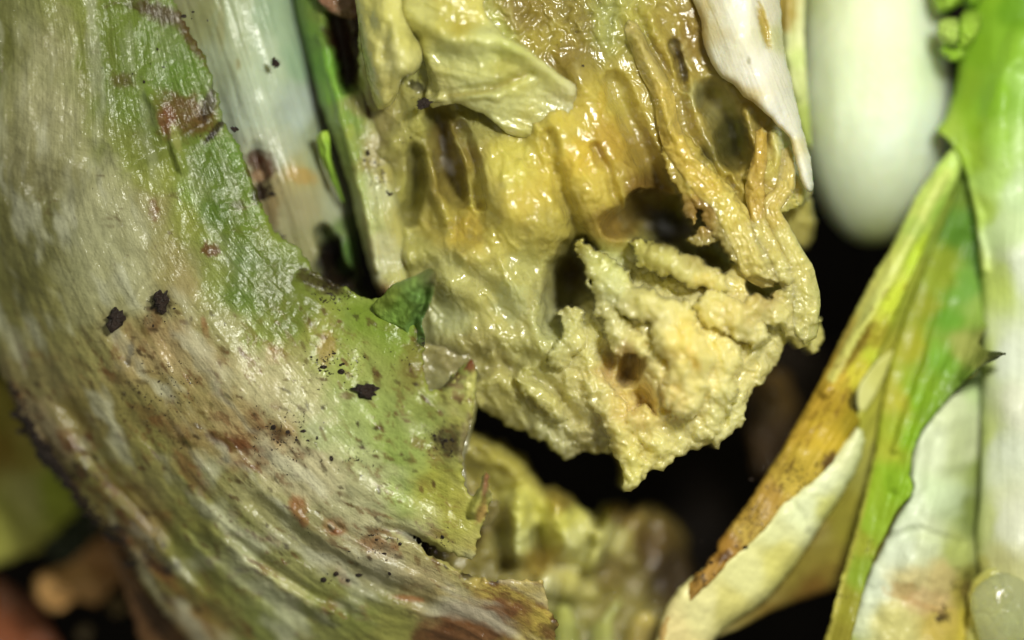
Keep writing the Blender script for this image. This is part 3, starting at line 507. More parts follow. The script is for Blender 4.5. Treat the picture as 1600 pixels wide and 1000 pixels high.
# --- crumbly mound in the lower half
H.tube([(905, 384), (920, 400), (940, 420)], [7, 14, 24], [1.15, 1.3, 1.4]).tube([(940, 425), (960, 450), (955, 480)], [26, 30, 26], [1.5, 1.55, 1.4]).tube([(1000, 380), (1015, 400), (1040, 410)], [12, 20, 22], [1.2, 1.4, 1.5]).tube([(1030, 400), (1080, 425), (1120, 440)], [20, 22, 18], [1.6, 1.7, 1.5])
H.tube([(1085, 375), (1100, 365), (1112, 375)], [11, 12, 10], [1.05, 1.1, 1.0], .8).tube([(985, 470), (1020, 480), (1060, 500)], [22, 26, 28], [1.7, 1.8, 1.8]).tube([(890, 490), (900, 530), (870, 560)], [14, 18, 16], [1.0, 1.15, 1.05]).tube([(960, 500), (975, 530), (1000, 540)], [20, 24, 16], [1.5, 1.5, 1.6])
H.tube([(1050, 520), (1080, 560), (1070, 620)], [34, 38, 34], [1.95, 2.0, 1.75]).tube([(1110, 480), (1150, 500), (1180, 520)], [24, 28, 22], [1.65, 1.7, 1.4]).tube([(1130, 560), (1120, 620), (1100, 670)], [32, 30, 22], [1.6, 1.4, 1.1]).tube([(1180, 480), (1215, 490)], [20, 20], [1.5, 1.3])
H.tube([(960, 640), (975, 700), (984, 748)], [22, 24, 18], [1.2, 1.15, 1.1]).tube([(1000, 660), (1030, 700), (1020, 725)], [24, 22, 12], [1.3, 1.1, .9]).tube([(930, 600), (950, 640)], [20, 22], [1.1, 1.1]).tube([(820, 590), (845, 620), (880, 640)], [16, 18, 14], [.85, .9, .8])
H.tube([(850, 670), (872, 700)], [16, 12], [.45, .35]).tube([(905, 670), (930, 692)], [20, 16], [.6, .45]).tube([(790, 560), (760, 590), (745, 620)], [22, 20, 16], [.7, .5, .35]).bump([(700, 610), (780, 570), (860, 600), (900, 650)], 9, -.2).bump([(740, 560), (820, 560)], 14, -.15)
H.tube([(1225, 470), (1245, 520), (1250, 540)], [22, 20, 12], [1.15, 1.0, .8]).bump([(690, 540), (760, 520), (830, 540)], 26, .2).bump([(800, 440), (830, 480), (860, 530)], 28, .3).bump([(700, 440), (740, 470)], 20, .15).bump([(640, 400), (690, 380), (740, 400)], 18, .18)
for kx, ky in [(816, 262), (792, 286), (828, 244), (860, 306), (925, 300), (766, 368), (700, 355), (735, 70), (700, 118), (815, 140), (870, 150), (950, 140), (1020, 120), (1085, 160), (1110, 180), (1190, 265), (1215, 330), (1180, 300), (1245, 265), (680, 500), (790, 600), (775, 565), (1045, 590), (992, 600), (955, 450), (920, 320), (880, 340), (640, 350), (720, 400), (830, 500), (1000, 470), (1150, 520), (905, 230), (945, 270)]:
    H.bump([(kx-4, ky-5), (kx+3, ky+6)], 8, .07, 1.0, .8)
def heart_relief(x, y):
    wx = x+16*fbm(x/40, y/40, 3, 81); wy = y+16*fbm(x/40, y/40, 3, 82)
    low = sstep(360, 480, y+(x-900)*0.12)*sstep(800, 900, x)
    flowish = ridged((wx*0.9-wy*0.45)/34, (wx*0.45+wy*0.9)/120, 4, 83)
    chunky = fbm(wx/26, wy/30, 4, 84, .55); bub = ridged(wx/22, wy/24, 3, 85)
    gel = sstep(110, 40, y)*sstep(700, 780, x)*sstep(1080, 1000, x)
    long = fbm((wx*0.9-wy*0.45)/26, (wx*0.45+wy*0.9)/90, 3, 88)
    fine = ridged((wx*0.92-wy*0.4)/11, (wx*0.4+wy*0.92)/85, 3, 98)*sstep(-.3, .5, fbm(x/60, y/60, 2, 97))
    return fine*.03*(1-.7*low)+flowish*0.03*(1-.6*low)+long*.10*(1-.5*low)+chunky*(0.05+0.15*low)+bub*(.01+.02*low)+.006*low*fbm(wx/9, wy/10, 2, 89)+.01*fbm(wx/12, wy/16, 2, 90)+gel*(.09*fbm(wx/15, wy/18, 2, 86)+.05*ridged(wx/19, wy/19, 2, 87))
H.fn(heart_relief)
heart_poly = [(560, -60), (1100, -60), (1130, 60), (1170, 130), (1215, 170), (1245, 215), (1262, 260), (1270, 297), (1258, 320), (1213, 337), (1227, 351), (1230, 375), (1248, 400), (1262, 418), (1269, 435), (1276, 470), (1285, 505), (1286, 530), (1280, 548), (1269, 553), (1258, 540), (1248, 546), (1236, 532), (1227, 538), (1222, 550), (1213, 571), (1202, 582), (1192, 600), (1178, 606),
              (1170, 622), (1166, 640), (1165, 655), (1158, 668), (1146, 674), (1137, 685), (1127, 690), (1123, 703), (1112, 694), (1102, 695), (1090, 705), (1078, 703), (1067, 712), (1056, 714), (1050, 725), (1042, 728), (1036, 738), (1026, 733), (1015, 736), (1008, 748), (1000, 757), (986, 768), (976, 768), (971, 761), (976, 750), (972, 735), (966, 722), (958, 708), (945, 706), (930, 710), (917, 702), (905, 708), (892, 716), (880, 718),
              (874, 710), (862, 704), (852, 690), (842, 690), (833, 684), (820, 672), (806, 671), (792, 666), (782, 655), (768, 648), (752, 640), (735, 625), (700, 615), (640, 600), (640, 440), (625, 400), (620, 340), (605, 300), (600, 260), (575, 235), (560, 210), (560, 100)]
heart_poly = ragged(heart_poly, 4, 2.4, 8, 1, 0.14)
ph = Paint([(590, 40, (200, 196, 112)), (640, 60, (204, 200, 120)), (600, 250, (168, 156, 96)), (580, 200, (166, 150, 92)), (650, 200, (186, 176, 100)), (620, 300, (176, 166, 92)), (690, 200, (128, 108, 52)), (720, 250, (150, 128, 60)), (745, 190, (176, 164, 96)), (700, 290, (150, 130, 62)),
            (700, 60, (202, 200, 118)), (780, 60, (206, 202, 120)), (860, 60, (176, 156, 72)), (820, 20, (150, 128, 60)), (900, 30, (150, 132, 64)), (950, 30, (172, 168, 100)), (880, 80, (150, 128, 60)), (1000, 40, (186, 172, 84)), (1040, 40, (172, 150, 72)), (1080, 60, (150, 122, 58)), (1060, 100, (170, 146, 70)),
            (790, 260, (222, 204, 100)), (820, 320, (218, 192, 90)), (760, 300, (214, 192, 96)), (900, 200, (216, 190, 84)), (900, 260, (224, 196, 84)), (940, 300, (214, 186, 86)), (940, 220, (196, 160, 64)), (960, 160, (204, 182, 88)), (1000, 160, (194, 170, 84)), (1000, 240, (168, 140, 62)), (1010, 300, (132, 100, 44)),
            (1060, 230, (206, 176, 78)), (1100, 290, (212, 184, 82)), (1085, 170, (176, 152, 76)), (1120, 170, (164, 150, 92)), (1145, 210, (110, 100, 52)), (1130, 240, (110, 100, 50)), (1170, 170, (190, 160, 80)), (1180, 240, (186, 152, 66)), (1220, 260, (206, 184, 96)), (1240, 230, (222, 210, 140)), (1200, 300, (198, 168, 78)), (1240, 340, (206, 188, 104)),
            (1170, 350, (214, 190, 96)), (1200, 400, (216, 200, 112)), (1240, 440, (214, 204, 122)), (1270, 490, (210, 200, 116)), (1230, 520, (216, 206, 130)), (1090, 330, (170, 130, 64)), (1050, 350, (48, 36, 12)), (1110, 400, (150, 130, 70)), (900, 430, (96, 66, 26)), (960, 350, (150, 118, 50)),  # darkest points paint the shade of the caverns into the pulp
            (640, 400, (196, 186, 110)), (690, 350, (190, 170, 84)), (730, 370, (208, 176, 70)), (780, 380, (216, 196, 96)), (850, 360, (200, 180, 90)), (820, 420, (200, 190, 112)), (700, 430, (206, 196, 124)), (690, 490, (200, 198, 140)), (760, 460, (200, 188, 104)), (860, 470, (176, 166, 104)), (880, 520, (190, 190, 124)),
            (700, 570, (150, 138, 84)), (760, 560, (176, 160, 92)), (820, 540, (194, 184, 110)), (780, 620, (196, 184, 110)), (850, 620, (204, 194, 124)), (870, 680, (196, 190, 136)), (930, 690, (170, 158, 96)), (920, 620, (206, 196, 120)), (980, 690, (222, 208, 116)), (980, 750, (226, 216, 128)),
            (930, 420, (204, 202, 122)), (960, 440, (200, 204, 132)), (1000, 400, (204, 190, 98)), (1040, 430, (216, 206, 120)), (960, 500, (208, 202, 132)), (920, 540, (206, 200, 128)), (1000, 470, (216, 206, 124)), (1060, 470, (228, 216, 134)), (1110, 450, (220, 206, 122)), (1100, 520, (236, 218, 124)), (1060, 560, (238, 218, 116)),
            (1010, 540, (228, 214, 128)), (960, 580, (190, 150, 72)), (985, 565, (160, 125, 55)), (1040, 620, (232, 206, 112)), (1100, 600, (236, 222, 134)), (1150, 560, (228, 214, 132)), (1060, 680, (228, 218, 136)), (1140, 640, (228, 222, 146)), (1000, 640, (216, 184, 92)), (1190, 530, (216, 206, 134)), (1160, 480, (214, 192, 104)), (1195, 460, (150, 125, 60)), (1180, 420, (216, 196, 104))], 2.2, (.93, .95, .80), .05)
for a in [(730, 355, 22, 16, 0, (204, 172, 64), .6, .6), (905, 245, 22, 30, 10, (226, 186, 62), .6, .6), (1062, 525, 22, 36, 10, (238, 206, 70), .6, .8), (1100, 440, 18, 12, 0, (222, 192, 74), .6, .7), (870, 95, 26, 14, 0, (150, 126, 52), .5, .8), (940, 160, 8, 30, 10, (204, 170, 60), .6, .6), (1085, 560, 8, 24, -25, (228, 182, 44), .7, .6),
          (695, 235, 10, 46, -8, (96, 74, 30), .7, .8), (660, 162, 8, 7, 0, (30, 18, 8), 1, .3), (650, 135, 14, 8, 30, (60, 56, 24), .9, .6), (800, 470, 26, 30, 0, (198, 200, 150), .6, .8), (850, 500, 20, 40, 0, (190, 192, 140), .6, .8), (700, 500, 36, 20, 0, (206, 206, 154), .7, .7), (955, 452, 16, 20, 0, (206, 212, 158), .7, .7), (975, 560, 14, 24, 10, (160, 120, 52), .7, .8),
          (1140, 215, 14, 34, -10, (84, 78, 40), .8, .6), (1060, 80, 8, 26, -15, (96, 74, 34), .8, .6), (1068, 112, 6, 20, -10, (70, 56, 34), .8, .7), (1085, 150, 16, 20, 0, (182, 172, 120), .7, .7), (1040, 500, 16, 16, 0, (232, 222, 160), .6, .8), (1120, 590, 20, 14, 0, (236, 226, 160), .6, .8), (1090, 30, 20, 50, 0, (164, 136, 70), .5, .8)]:  # the dark blobs paint shade into gaps and grooves of the folds
    ph.blob(*a)
ph.blob(1050, 540, 190, 170, 0, (222, 212, 150), .35, .5).blob(770, 500, 120, 100, 0, (194, 190, 134), .3, .5)
def heart_paint(x, y):
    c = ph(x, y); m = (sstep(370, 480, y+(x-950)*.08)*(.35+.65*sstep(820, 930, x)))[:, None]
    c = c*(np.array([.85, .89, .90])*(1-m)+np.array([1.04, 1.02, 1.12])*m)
    a = sstep(.2, .8, fbm(x/34, y/52, 4, 401, .6))[:, None]; b = sstep(.2, .8, fbm(x/22+5, y/30, 4, 402, .6))[:, None]
    c = c*(1-.45*a)+lin((206, 200, 146))*.45*a          # greyish limp membrane patches
    return c*(1-.28*b*(1-.6*m))+lin((140, 112, 40))*.28*b*(1-.6*m)   # olive brown rot between them
hso = soilmap([(600, 260, 40, .6), (870, 90, 60, .35), (660, 160, 20, .8), (1060, 100, 40, .2), (640, 230, 30, .5)], .0)
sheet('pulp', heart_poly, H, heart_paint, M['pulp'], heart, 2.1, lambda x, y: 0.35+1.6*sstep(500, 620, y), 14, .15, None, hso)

def gel_relief(a=.05, b=.05):
    return lambda x, y: a*fbm(x/24, y/24, 3, 91)+.010*fbm(x/8, y/9, 2, 99)+.6*b*ridged(x/30+fbm(x/40, y/40, 2, 1), y/44, 3, 92)
# --- drooping flap at the upper left
fa = Field(tps([(555, -60), (620, -60), (660, -60), (562, 60), (610, 60), (660, 60), (575, 130), (615, 120), (655, 110), (590, 175), (625, 150)], [1.1, 1.5, 1.2, 1.0, 1.6, 1.25, .85, 1.45, 1.3, .7, 1.0], .5))
fa.bump([(600, 20), (620, 60), (636, 100)], 18, .15).bump([(575, 60), (590, 120), (600, 160)], 12, .12).bump([(605, 40), (600, 90)], 7, -.1).fn(gel_relief(.05, .05)).fn(lambda x, y: .03*ridged((x+y*.1)/15, y/70, 3, 311))
pa = Paint(gain=(1.02, 1.0, .9), desat=.08, pts=[(575, 20, (206, 202, 104)), (620, 20, (206, 202, 118)), (580, 90, (200, 194, 106)), (620, 90, (210, 206, 136)), (650, 100, (206, 202, 126)), (600, 150, (198, 190, 110)), (640, 60, (196, 192, 108))])
sheet('drooping_leaf_flap', ragged([(556, -60), (640, -60), (628, 0), (634, 24), (645, 50), (655, 68), (661, 84), (658, 102), (650, 114), (640, 118), (628, 122), (624, 140), (616, 158), (606, 168), (590, 172), (582, 152), (572, 118), (564, 74), (559, 30)], 5, 1.2, 31, 2), fa, pa, M['pulp'], heart, 2.0, .25, 12, .2)
# --- broad translucent fold lying across the top
fb = Field(tps([(630, -40), (700, -40), (745, -40), (635, 60), (700, 60), (790, 50), (670, 130), (740, 120), (820, 90), (680, 165), (760, 170), (840, 130), (895, 150), (800, 210), (860, 190), (898, 190)],
               [1.3, 1.5, 1.3, 1.15, 1.55, 1.5, 1.0, 1.45, 1.7, .9, 1.25, 1.35, 1.12, .95, 1.1, 1.06], .5))
fb.bump([(640, 20), (700, 60), (770, 60), (830, 90), (890, 140)], 16, .22).bump([(700, 150), (760, 140), (830, 115)], 8, -.14).bump([(672, 155), (720, 148), (780, 150)], 7, .14).bump([(650, 60), (660, 110), (675, 145)], 9, -.15).bump([(690, 90), (740, 100), (800, 90)], 14, -.12).bump([(700, 175), (760, 190), (820, 205)], 10, .08).fn(gel_relief(.04, .05)).fn(lambda x, y: .035*ridged((y-.25*x)/15, x/80, 3, 312))
pbb = Paint(gain=(1.0, .99, .9), desat=.08, pts=[(650, 20, (204, 200, 112)), (700, 30, (196, 188, 88)), (740, 10, (206, 196, 96)), (700, 80, (204, 206, 126)), (760, 70, (210, 214, 130)), (800, 70, (200, 206, 112)), (680, 120, (190, 184, 104)), (740, 130, (202, 202, 124)), (800, 110, (192, 188, 98)), (850, 120, (208, 208, 128)), (700, 160, (196, 190, 116)), (780, 170, (206, 206, 128)), (850, 170, (208, 206, 132)), (890, 150, (206, 202, 140)), (820, 200, (204, 198, 112)), (710, 40, (188, 172, 60))])
pbb.line([(704, 150), (760, 142), (820, 115)], 4, (160, 146, 60), .6, .5)
sheet('translucent_leaf_fold', ragged([(624, -60), (745, -60), (756, 12), (770, 34), (785, 52), (802, 64), (820, 72), (842, 90), (864, 106), (880, 120), (900, 132), (902, 150), (898, 172), (896, 200), (870, 206), (842, 214), (815, 216), (790, 208), (764, 184), (740, 172), (712, 162), (690, 166), (676, 170), (668, 158), (664, 148), (668, 130), (664, 105), (654, 80), (640, 55), (628, 30)], 5, 1.5, 33, 2), fb, pbb, M['pulp'], heart, 2.0, .14, 9, .12, None, soilmap([(680, 160, 20, .5)], .02))
# --- strand crossing the hollow, thin rim on its left
def strand(name, pts, rad, z, cols, poly_extra=0, sp=1.8, mat='pulp', seed=0, rel=(.04, .035), thick=.2):
    C = catmull(np.array([(p[0], p[1], r, q) for p, r, q in zip(pts, rad, z)], float), 6)
    d = np.gradient(C[:, :2], axis=0); L = np.hypot(d[:, 0], d[:, 1])[:, None]+1e-9; nrm = np.stack([-d[:, 1], d[:, 0]], -1)/L
    wob = 1.25+.5*fbm(np.arange(len(C))/7, np.zeros(len(C))+seed, 3, seed)[:, None]; wob2 = 1.25+.5*fbm(np.arange(len(C))/7, np.zeros(len(C))+seed+9, 3, seed+5)[:, None]
    A = C[:, :2]+nrm*C[:, 2:3]*wob; B = C[:, :2]-nrm*C[:, 2:3]*wob2
    poly = np.concatenate([A, [C[-1, :2]+d[-1]/L[-1]*C[-1, 2]], B[::-1], [C[0, :2]-d[0]/L[0]*C[0, 2]]])
    def Hf(x, y):
        dd, par, _, _ = seg_dist(x, y, C[:, :2]); r = np.interp(par, range(len(C)), C[:, 2]); zz = np.interp(par, range(len(C)), C[:, 3])
        k = np.clip(dd/r, 0, 1); a = zz-r/100*1.0*(1-np.sqrt(1-k*k*.96)); b = H(x, y)+.03; q = np.clip(.5+.5*(a-b)/.18, 0, 1); return np.where(b < zz-1.0, a, b*(1-q)+a*q+.18*q*(1-q))+.035*ridged(dd/8+.4*fbm(x/20, y/20, 2, seed), par/9, 2, seed+6)-.03+rel[0]*fbm(x/16, y/16, 3, seed+2)+rel[1]*ridged(x/20, y/34, 3, seed+3)
    return sheet(name, poly, Hf, Paint(cols, 2.2, (.92, .91, .86), .06), M[mat], heart, sp, thick, 6, .06)
Y1 = [(1000, 80, (190, 172, 96)), (1040, 190, (204, 176, 80)), (1060, 230, (210, 178, 70)), (1100, 280, (214, 184, 74)), (1140, 320, (212, 192, 90)), (1180, 390, (218, 200, 108)), (1210, 440, (216, 202, 118))]
strand('torn_leaf_strand', [(985, 40), (1005, 90), (1036, 145), (1045, 200), (1068, 250), (1100, 285), (1135, 318), (1155, 360), (1172, 410), (1200, 440)], [10, 12, 13, 14, 16, 17, 18, 18, 17, 13], [.85, .92, 1.02, 1.08, 1.12, 1.16, 1.18, 1.15, 1.1, .95], Y1, seed=41)
strand('torn_leaf_strand', [(1190, 205), (1186, 250), (1180, 300), (1190, 350), (1215, 400), (1235, 450)], [7, 10, 12, 13, 13, 11], [.8, .95, 1.0, 1.05, 1.1, 1.0], [(1186, 230, (196, 160, 66)), (1180, 300, (200, 168, 76)), (1200, 370, (212, 196, 106)), (1230, 440, (214, 204, 122))], seed=45)
strand('torn_leaf_strand', [(1232, 235), (1228, 290), (1205, 325), (1225, 370), (1248, 420), (1262, 480), (1258, 525)], [8, 12, 12, 14, 15, 18, 14], [.6, .95, 1.05, 1.1, 1.1, 1.05, .9], [(1230, 250, (206, 186, 104)), (1205, 320, (206, 182, 92)), (1240, 400, (212, 200, 116)), (1260, 500, (212, 204, 124))], seed=47)
# --- white leaf rib on the right side of the heart
fr = axis_flow((1130, -40), (1265, 300))
rb = Field(tps([(1080, -60), (1150, -60), (1225, -60), (1100, 60), (1160, 60), (1225, 60), (1160, 150), (1200, 150), (1245, 150), (1225, 220), (1250, 220), (1262, 297), (1248, 270)], [.8, 1.25, .7, .9, 1.35, .75, 1.1, 1.35, .8, 1.15, 1.0, .95, 1.05], .5))
rb.bump([(1182, 5), (1192, 35), (1202, 70)], 6, -.1).fn(lambda x, y: .010*ridged(fr(x, y)[:, 0]*2.4, y/200, 3, 95)+.02*fbm(x/30, y/50, 3, 96))
pr = Paint([(1100, 0, (212, 206, 176)), (1150, 20, (226, 226, 206)), (1210, 20, (206, 202, 176)), (1100, 50, (206, 196, 150)), (1130, 90, (222, 220, 196)), (1180, 110, (222, 220, 204)), (1230, 120, (212, 210, 188)), (1160, 150, (204, 190, 140)), (1210, 180, (224, 222, 206)), (1245, 200, (216, 214, 194)), (1235, 225, (208, 198, 150)), (1260, 280, (224, 222, 200)), (1226, 60, (190, 190, 140))])
pr.blob(1194, 40, 7, 34, -12, (170, 150, 66), .95, .5).blob(1170, 95, 3, 6, 0, (150, 146, 120), .7, .4).blob(1110, 10, 12, 6, 60, (176, 168, 110), .5, .6).blob(1100, 20, 8, 60, 0, (196, 176, 110), .6, .8)
sheet('white_leaf_rib', ragged([(1060, -60), (1082, 0), (1094, 30), (1098, 64), (1115, 106), (1128, 122), (1146, 132), (1162, 152), (1176, 160), (1190, 172), (1205, 186), (1216, 198), (1232, 214), (1240, 240), (1248, 268), (1254, 288), (1262, 300), (1270, 297), (1270, 274), (1264, 240), (1256, 208), (1249, 178), (1242, 148), (1235, 116), (1227, 84), (1222, 40), (1220, 0), (1216, -60)], 5, 1.3, 35, 2), rb, pr, M['stalk'], heart, 2.2, .3, 12, .22, fr)
# --- lump hanging behind the right edge
lz2 = Field(tps([(1210, 320), (1250, 310), (1275, 340), (1270, 385), (1235, 390)], [-.3, -.2, -.6, -.8, -.7], .5)); lz2.fn(gel_relief(.1, .08))
sheet('pulp', ragged([(1195, 300), (1240, 296), (1268, 312), (1273, 345), (1270, 370), (1262, 386), (1244, 390), (1226, 380), (1205, 370)], 4, 3, 36, 2), lz2, Paint([(1230, 340, (190, 180, 96)), (1260, 370, (166, 156, 84))]), M['pulp'], heart, 2.4, .6, 14, .3)
# ================================================================== smooth pale stalk end
def smooth_stalk():
    nu, nv = 160, 200; V = []; F = []
    cx, z0, r, yend, cap = 1366, -2.1, 1.24, 392, 2.3
    u = np.linspace(0, 2*np.pi, nu, endpoint=False); s = np.linspace(0, 1, nv)
    for k in s:
        L = -1.6+k*5.7                                      # cm along the axis from y = -160 px
        end = 3.78
        t = np.clip((L-(end-cap))/cap, 0, 1); rr = r*math.sqrt(max(1-t**2.3, 0))*(1+.02*math.sin(L*1.3))*(1-.035*max(0, 2.0-L))+1e-4
        for a in u: V.append((rr*math.cos(a)*0.98, L, rr*math.sin(a)))
    V = np.array(V); x = V[:, 0]; L = V[:, 1]; z = V[:, 2]
    n1 = .025*fbm(np.arctan2(z, x)*3, L*.8, 3, 5)+.012*fbm(x*6, L*6+z*3, 3, 6)
    k = 1+n1; x = x*k; z = z*k
    kf = (D-z0)/D; X = ((cx-800)/100*kf+x+(L-2)*0.03)*CM; Y = (5.0*1-0)*CM-(L*CM)*1.0
    Y = (5*kf-L*kf*1.0)*CM*1.0; Z = (z+z0-.45*np.maximum(0, L-1.8)**1.6/2)*CM
    I = np.arange(nu*nv).reshape(nv, nu); In = np.roll(I, -1, 1)
    F = np.stack([I[:-1], I[1:], In[1:], In[:-1]], -1).reshape(-1, 4)
    px = cx+x*100; py = L*100
    c = Paint(gain=(1.22, 1.16, 1.24), pts=[(1250, 0, (190, 204, 132)), (1250, 200, (196, 212, 150)), (1310, 50, (210, 224, 182)), (1370, 50, (212, 226, 190)), (1440, 50, (206, 220, 186)), (1310, 200, (210, 226, 190)), (1370, 220, (214, 232, 206)), (1440, 200, (200, 218, 190)), (1370, 300, (206, 222, 184)), (1380, 380, (166, 180, 100)), (1480, 100, (186, 206, 156))], p=1.0)(px, py)
    return link('smooth_stalk', np.stack([X, Y, Z], -1), F, M['bulb'], None, c)
tag(smooth_stalk(), 'smooth rounded pale green stalk end like an egg, upper right', 'stalk')
# thin pale leaf between white rib and smooth stalk
lf = Field(tps([(1215, -40), (1262, -40), (1225, 100), (1262, 100), (1250, 200), (1266, 240)], [-.5, -.45, -.5, -.4, -.6, -.7], .5)); lf.bump([(1232, 0), (1232, 80), (1245, 150)], 8, .12).fn(lambda x, y: .02*fbm(x/20, y/40, 3, 3))
pl = Paint([(1228, 10, (172, 150, 70)), (1222, 30, (160, 138, 60)), (1240, 60, (208, 214, 150)), (1250, 20, (206, 212, 150)), (1240, 130, (200, 208, 140)), (1252, 100, (196, 210, 130)), (1258, 180, (170, 186, 96))])
tag(sheet('pale_leaf', ragged([(1205, -60), (1262, -60), (1258, 0), (1257, 60), (1262, 140), (1268, 230), (1255, 215), (1235, 150), (1218, 60)], 5, 1, 40, 2), lf, pl, M['fresh'], None, 2.6, .1, 6, .06), 'thin pale leaf squeezed between the white rib and the smooth stalk end', 'leaf')

# ================================================================== yellowing folded leaf running down to the bottom centre
fy = axis_flow((1490, 230), (1060, 960))
yl = thing('yellowing_leaf', 'yellowing folded leaf with brown mottled outer edge, slanting to bottom centre', 'leaf')
bz = Field(tps([(1500, 300), (1520, 500), (1500, 700), (1400, 1000), (1340, 1060), (1420, 500), (1380, 650), (1330, 760), (1280, 850), (1200, 930), (1100, 1000), (1060, 1060), (1300, 960), (1350, 850), (1430, 600)],
               [-1.1, -1.1, -1.2, -1.6, -1.8, -.6, -.5, -.45, -.6, -.5, -.3, -.3, -1.5, -1.2, -.8], 1)); bz.bump([(1450, 430), (1390, 620), (1330, 800), (1230, 950)], 30, -.15).fn(lambda x, y: .03*ridged(fy(x, y)[:, 0]*1.6, fy(x, y)[:, 1]*.4, 3, 101)+.03*fbm(x/50, y/50, 3, 102))
pz = Paint([(1480, 350, (130, 150, 56)), (1440, 470, (150, 160, 56)), (1400, 560, (166, 166, 60)), (1380, 650, (172, 172, 66)), (1340, 720, (178, 176, 84)), (1320, 800, (172, 164, 64)), (1260, 820, (196, 184, 100)), (1240, 880, (176, 160, 70)), (1180, 930, (190, 176, 96)), (1300, 880, (160, 146, 60)), (1280, 930, (120, 90, 34)), (1200, 960, (150, 124, 56)), (1350, 850, (168, 160, 56)), (1100, 990, (206, 190, 116))])
pz.blob(1250, 850, 60, 12, -35, (140, 112, 46), .4, .9).blob(1290, 900, 50, 20, -25, (128, 98, 40), .5, .9)
sheet('leaf_blade', ragged([(1505, 240), (1540, 300), (1545, 600), (1500, 800), (1400, 900), (1325, 912), (1270, 932), (1215, 950), (1150, 985), (1090, 1010), (1050, 1060), (1030, 1060), (1060, 960), (1200, 850), (1300, 730), (1340, 640), (1400, 480), (1470, 300)], 6, 1.5, 41, 2), bz, pz, M['fresh'], yl, 3.0, .1, 12, .1, fy, soilmap([(1290, 880, 60, .5), (1240, 900, 60, .4)], .1))
cz = Field(tps([(1345, 690), (1300, 740), (1250, 780), (1200, 820), (1130, 890), (1060, 960), (1030, 1010), (1340, 760), (1290, 830), (1230, 890), (1160, 950), (1090, 1000)],
               [.05, .1, .15, .15, .15, .15, .15, -.1, -.05, 0, 0, 0], .5)); cz.fn(lambda x, y: .04*fbm(x/45, y/30, 4, 104)+.03*ridged(fy(x, y)[:, 0]*1.2, fy(x, y)[:, 1]*1.1, 3, 105)).bump([(1240, 790), (1260, 830)], 8, -.05)
pc = Paint([(1330, 710, (218, 214, 166)), (1290, 750, (224, 222, 180)), (1250, 800, (222, 220, 176)), (1220, 830, (218, 212, 156)), (1160, 890, (222, 212, 148)), (1100, 950, (226, 212, 150)), (1050, 990, (222, 200, 140)), (1300, 800, (204, 198, 120)), (1220, 880, (204, 192, 110)), (1140, 950, (206, 192, 116))], 2.2, (1.1, 1.2, 1.2))
sheet('rolled_leaf_edge', ragged([(1338, 668), (1300, 716), (1262, 752), (1228, 778), (1196, 806), (1150, 850), (1100, 888), (1060, 920), (1036, 960), (1022, 1010), (1030, 1060), (1080, 1060), (1110, 1005), (1150, 970), (1196, 938), (1230, 900), (1258, 862), (1290, 810), (1330, 750), (1352, 690)], 5, 1.6, 42, 2), cz, pc, M['fresh'], yl, 2.6, .12, 22, .3, fy, soilmap([(1090, 960, 60, .35), (1200, 880, 80, .2)], .12))
oz = Field(tps([(1500, 230), (1450, 300), (1400, 390), (1350, 480), (1300, 580), (1250, 670), (1200, 740), (1150, 820), (1120, 860), (1060, 930), (1030, 990), (1500, 270), (1440, 420), (1400, 520), (1360, 620), (1330, 690), (1250, 760), (1180, 820), (1090, 900), (1370, 500), (1310, 610), (1250, 700)],
               [-.7, -.55, -.4, -.3, -.2, -.1, 0, .05, .1, .1, .1, -.7, -.5, -.4, -.3, -.15, .1, .15, .2, .05, .15, .2], .5))
oz.bump([(1470, 280), (1400, 420), (1340, 520), (1290, 610)], 11, .14).bump([(1440, 400), (1390, 500), (1350, 600)], 7, .12).fn(lambda x, y: .045*ridged(fy(x, y)[:, 0]*2.6, fy(x, y)[:, 1]*.6, 3, 106)+.025*fbm(x/24, y/24, 4, 107))
po = Paint([(1490, 240, (176, 190, 100)), (1450, 300, (184, 190, 106)), (1420, 350, (176, 178, 96)), (1470, 320, (160, 180, 84)), (1380, 410, (196, 188, 106)), (1440, 400, (176, 184, 60)), (1350, 460, (206, 192, 112)), (1400, 470, (184, 184, 64)), (1320, 520, (190, 160, 84)), (1360, 530, (168, 150, 54)), (1300, 570, (190, 150, 62)), (1340, 580, (190, 170, 60)), (1370, 560, (186, 184, 64)),
            (1270, 620, (184, 142, 56)), (1310, 630, (170, 134, 44)), (1240, 670, (168, 130, 52)), (1290, 680, (190, 152, 50)), (1330, 660, (150, 124, 36)), (1210, 730, (170, 134, 58)), (1260, 720, (188, 152, 62)), (1170, 790, (168, 128, 58)), (1230, 760, (196, 160, 74)), (1130, 850, (160, 112, 50)), (1170, 830, (190, 152, 80)), (1090, 900, (170, 122, 64)), (1040, 970, (190, 150, 100)), (1200, 780, (170, 128, 62))], 2.2, (1.08, 1.26, 1.0), .0)
po.line([(1480, 270), (1420, 380), (1350, 500), (1300, 590)], 8, (206, 200, 128), .6, .5)
for k in range(200):
    t = rng.rand()**.8; cx = 1400-t*340+rng.uniform(-10, 52)*(1-abs(t-.5)*.6); cy = 440+t*500+rng.uniform(-10, 30)
    po.blob(cx, cy, rng.uniform(2.5, 8+6*(t < .6)), rng.uniform(1.5, 3.5), -58+rng.uniform(-20, 20), [(112, 78, 26), (130, 92, 34), (80, 50, 20)][k % 3], rng.uniform(.15, .5), .9)
for a in [(1335, 628, 10, 16, 0, (70, 54, 20), .9, .7), (1297, 725, 13, 18, 20, (84, 54, 26), .95, .7), (1218, 690, 8, 16, 30, (84, 70, 26), .8, .7), (1340, 545, 6, 40, 30, (104, 72, 26), .7, .8), (1130, 870, 14, 8, -30, (70, 36, 14), .8, .8), (1430, 355, 20, 18, 0, (150, 168, 84), .5, .7)]: po.blob(*a)
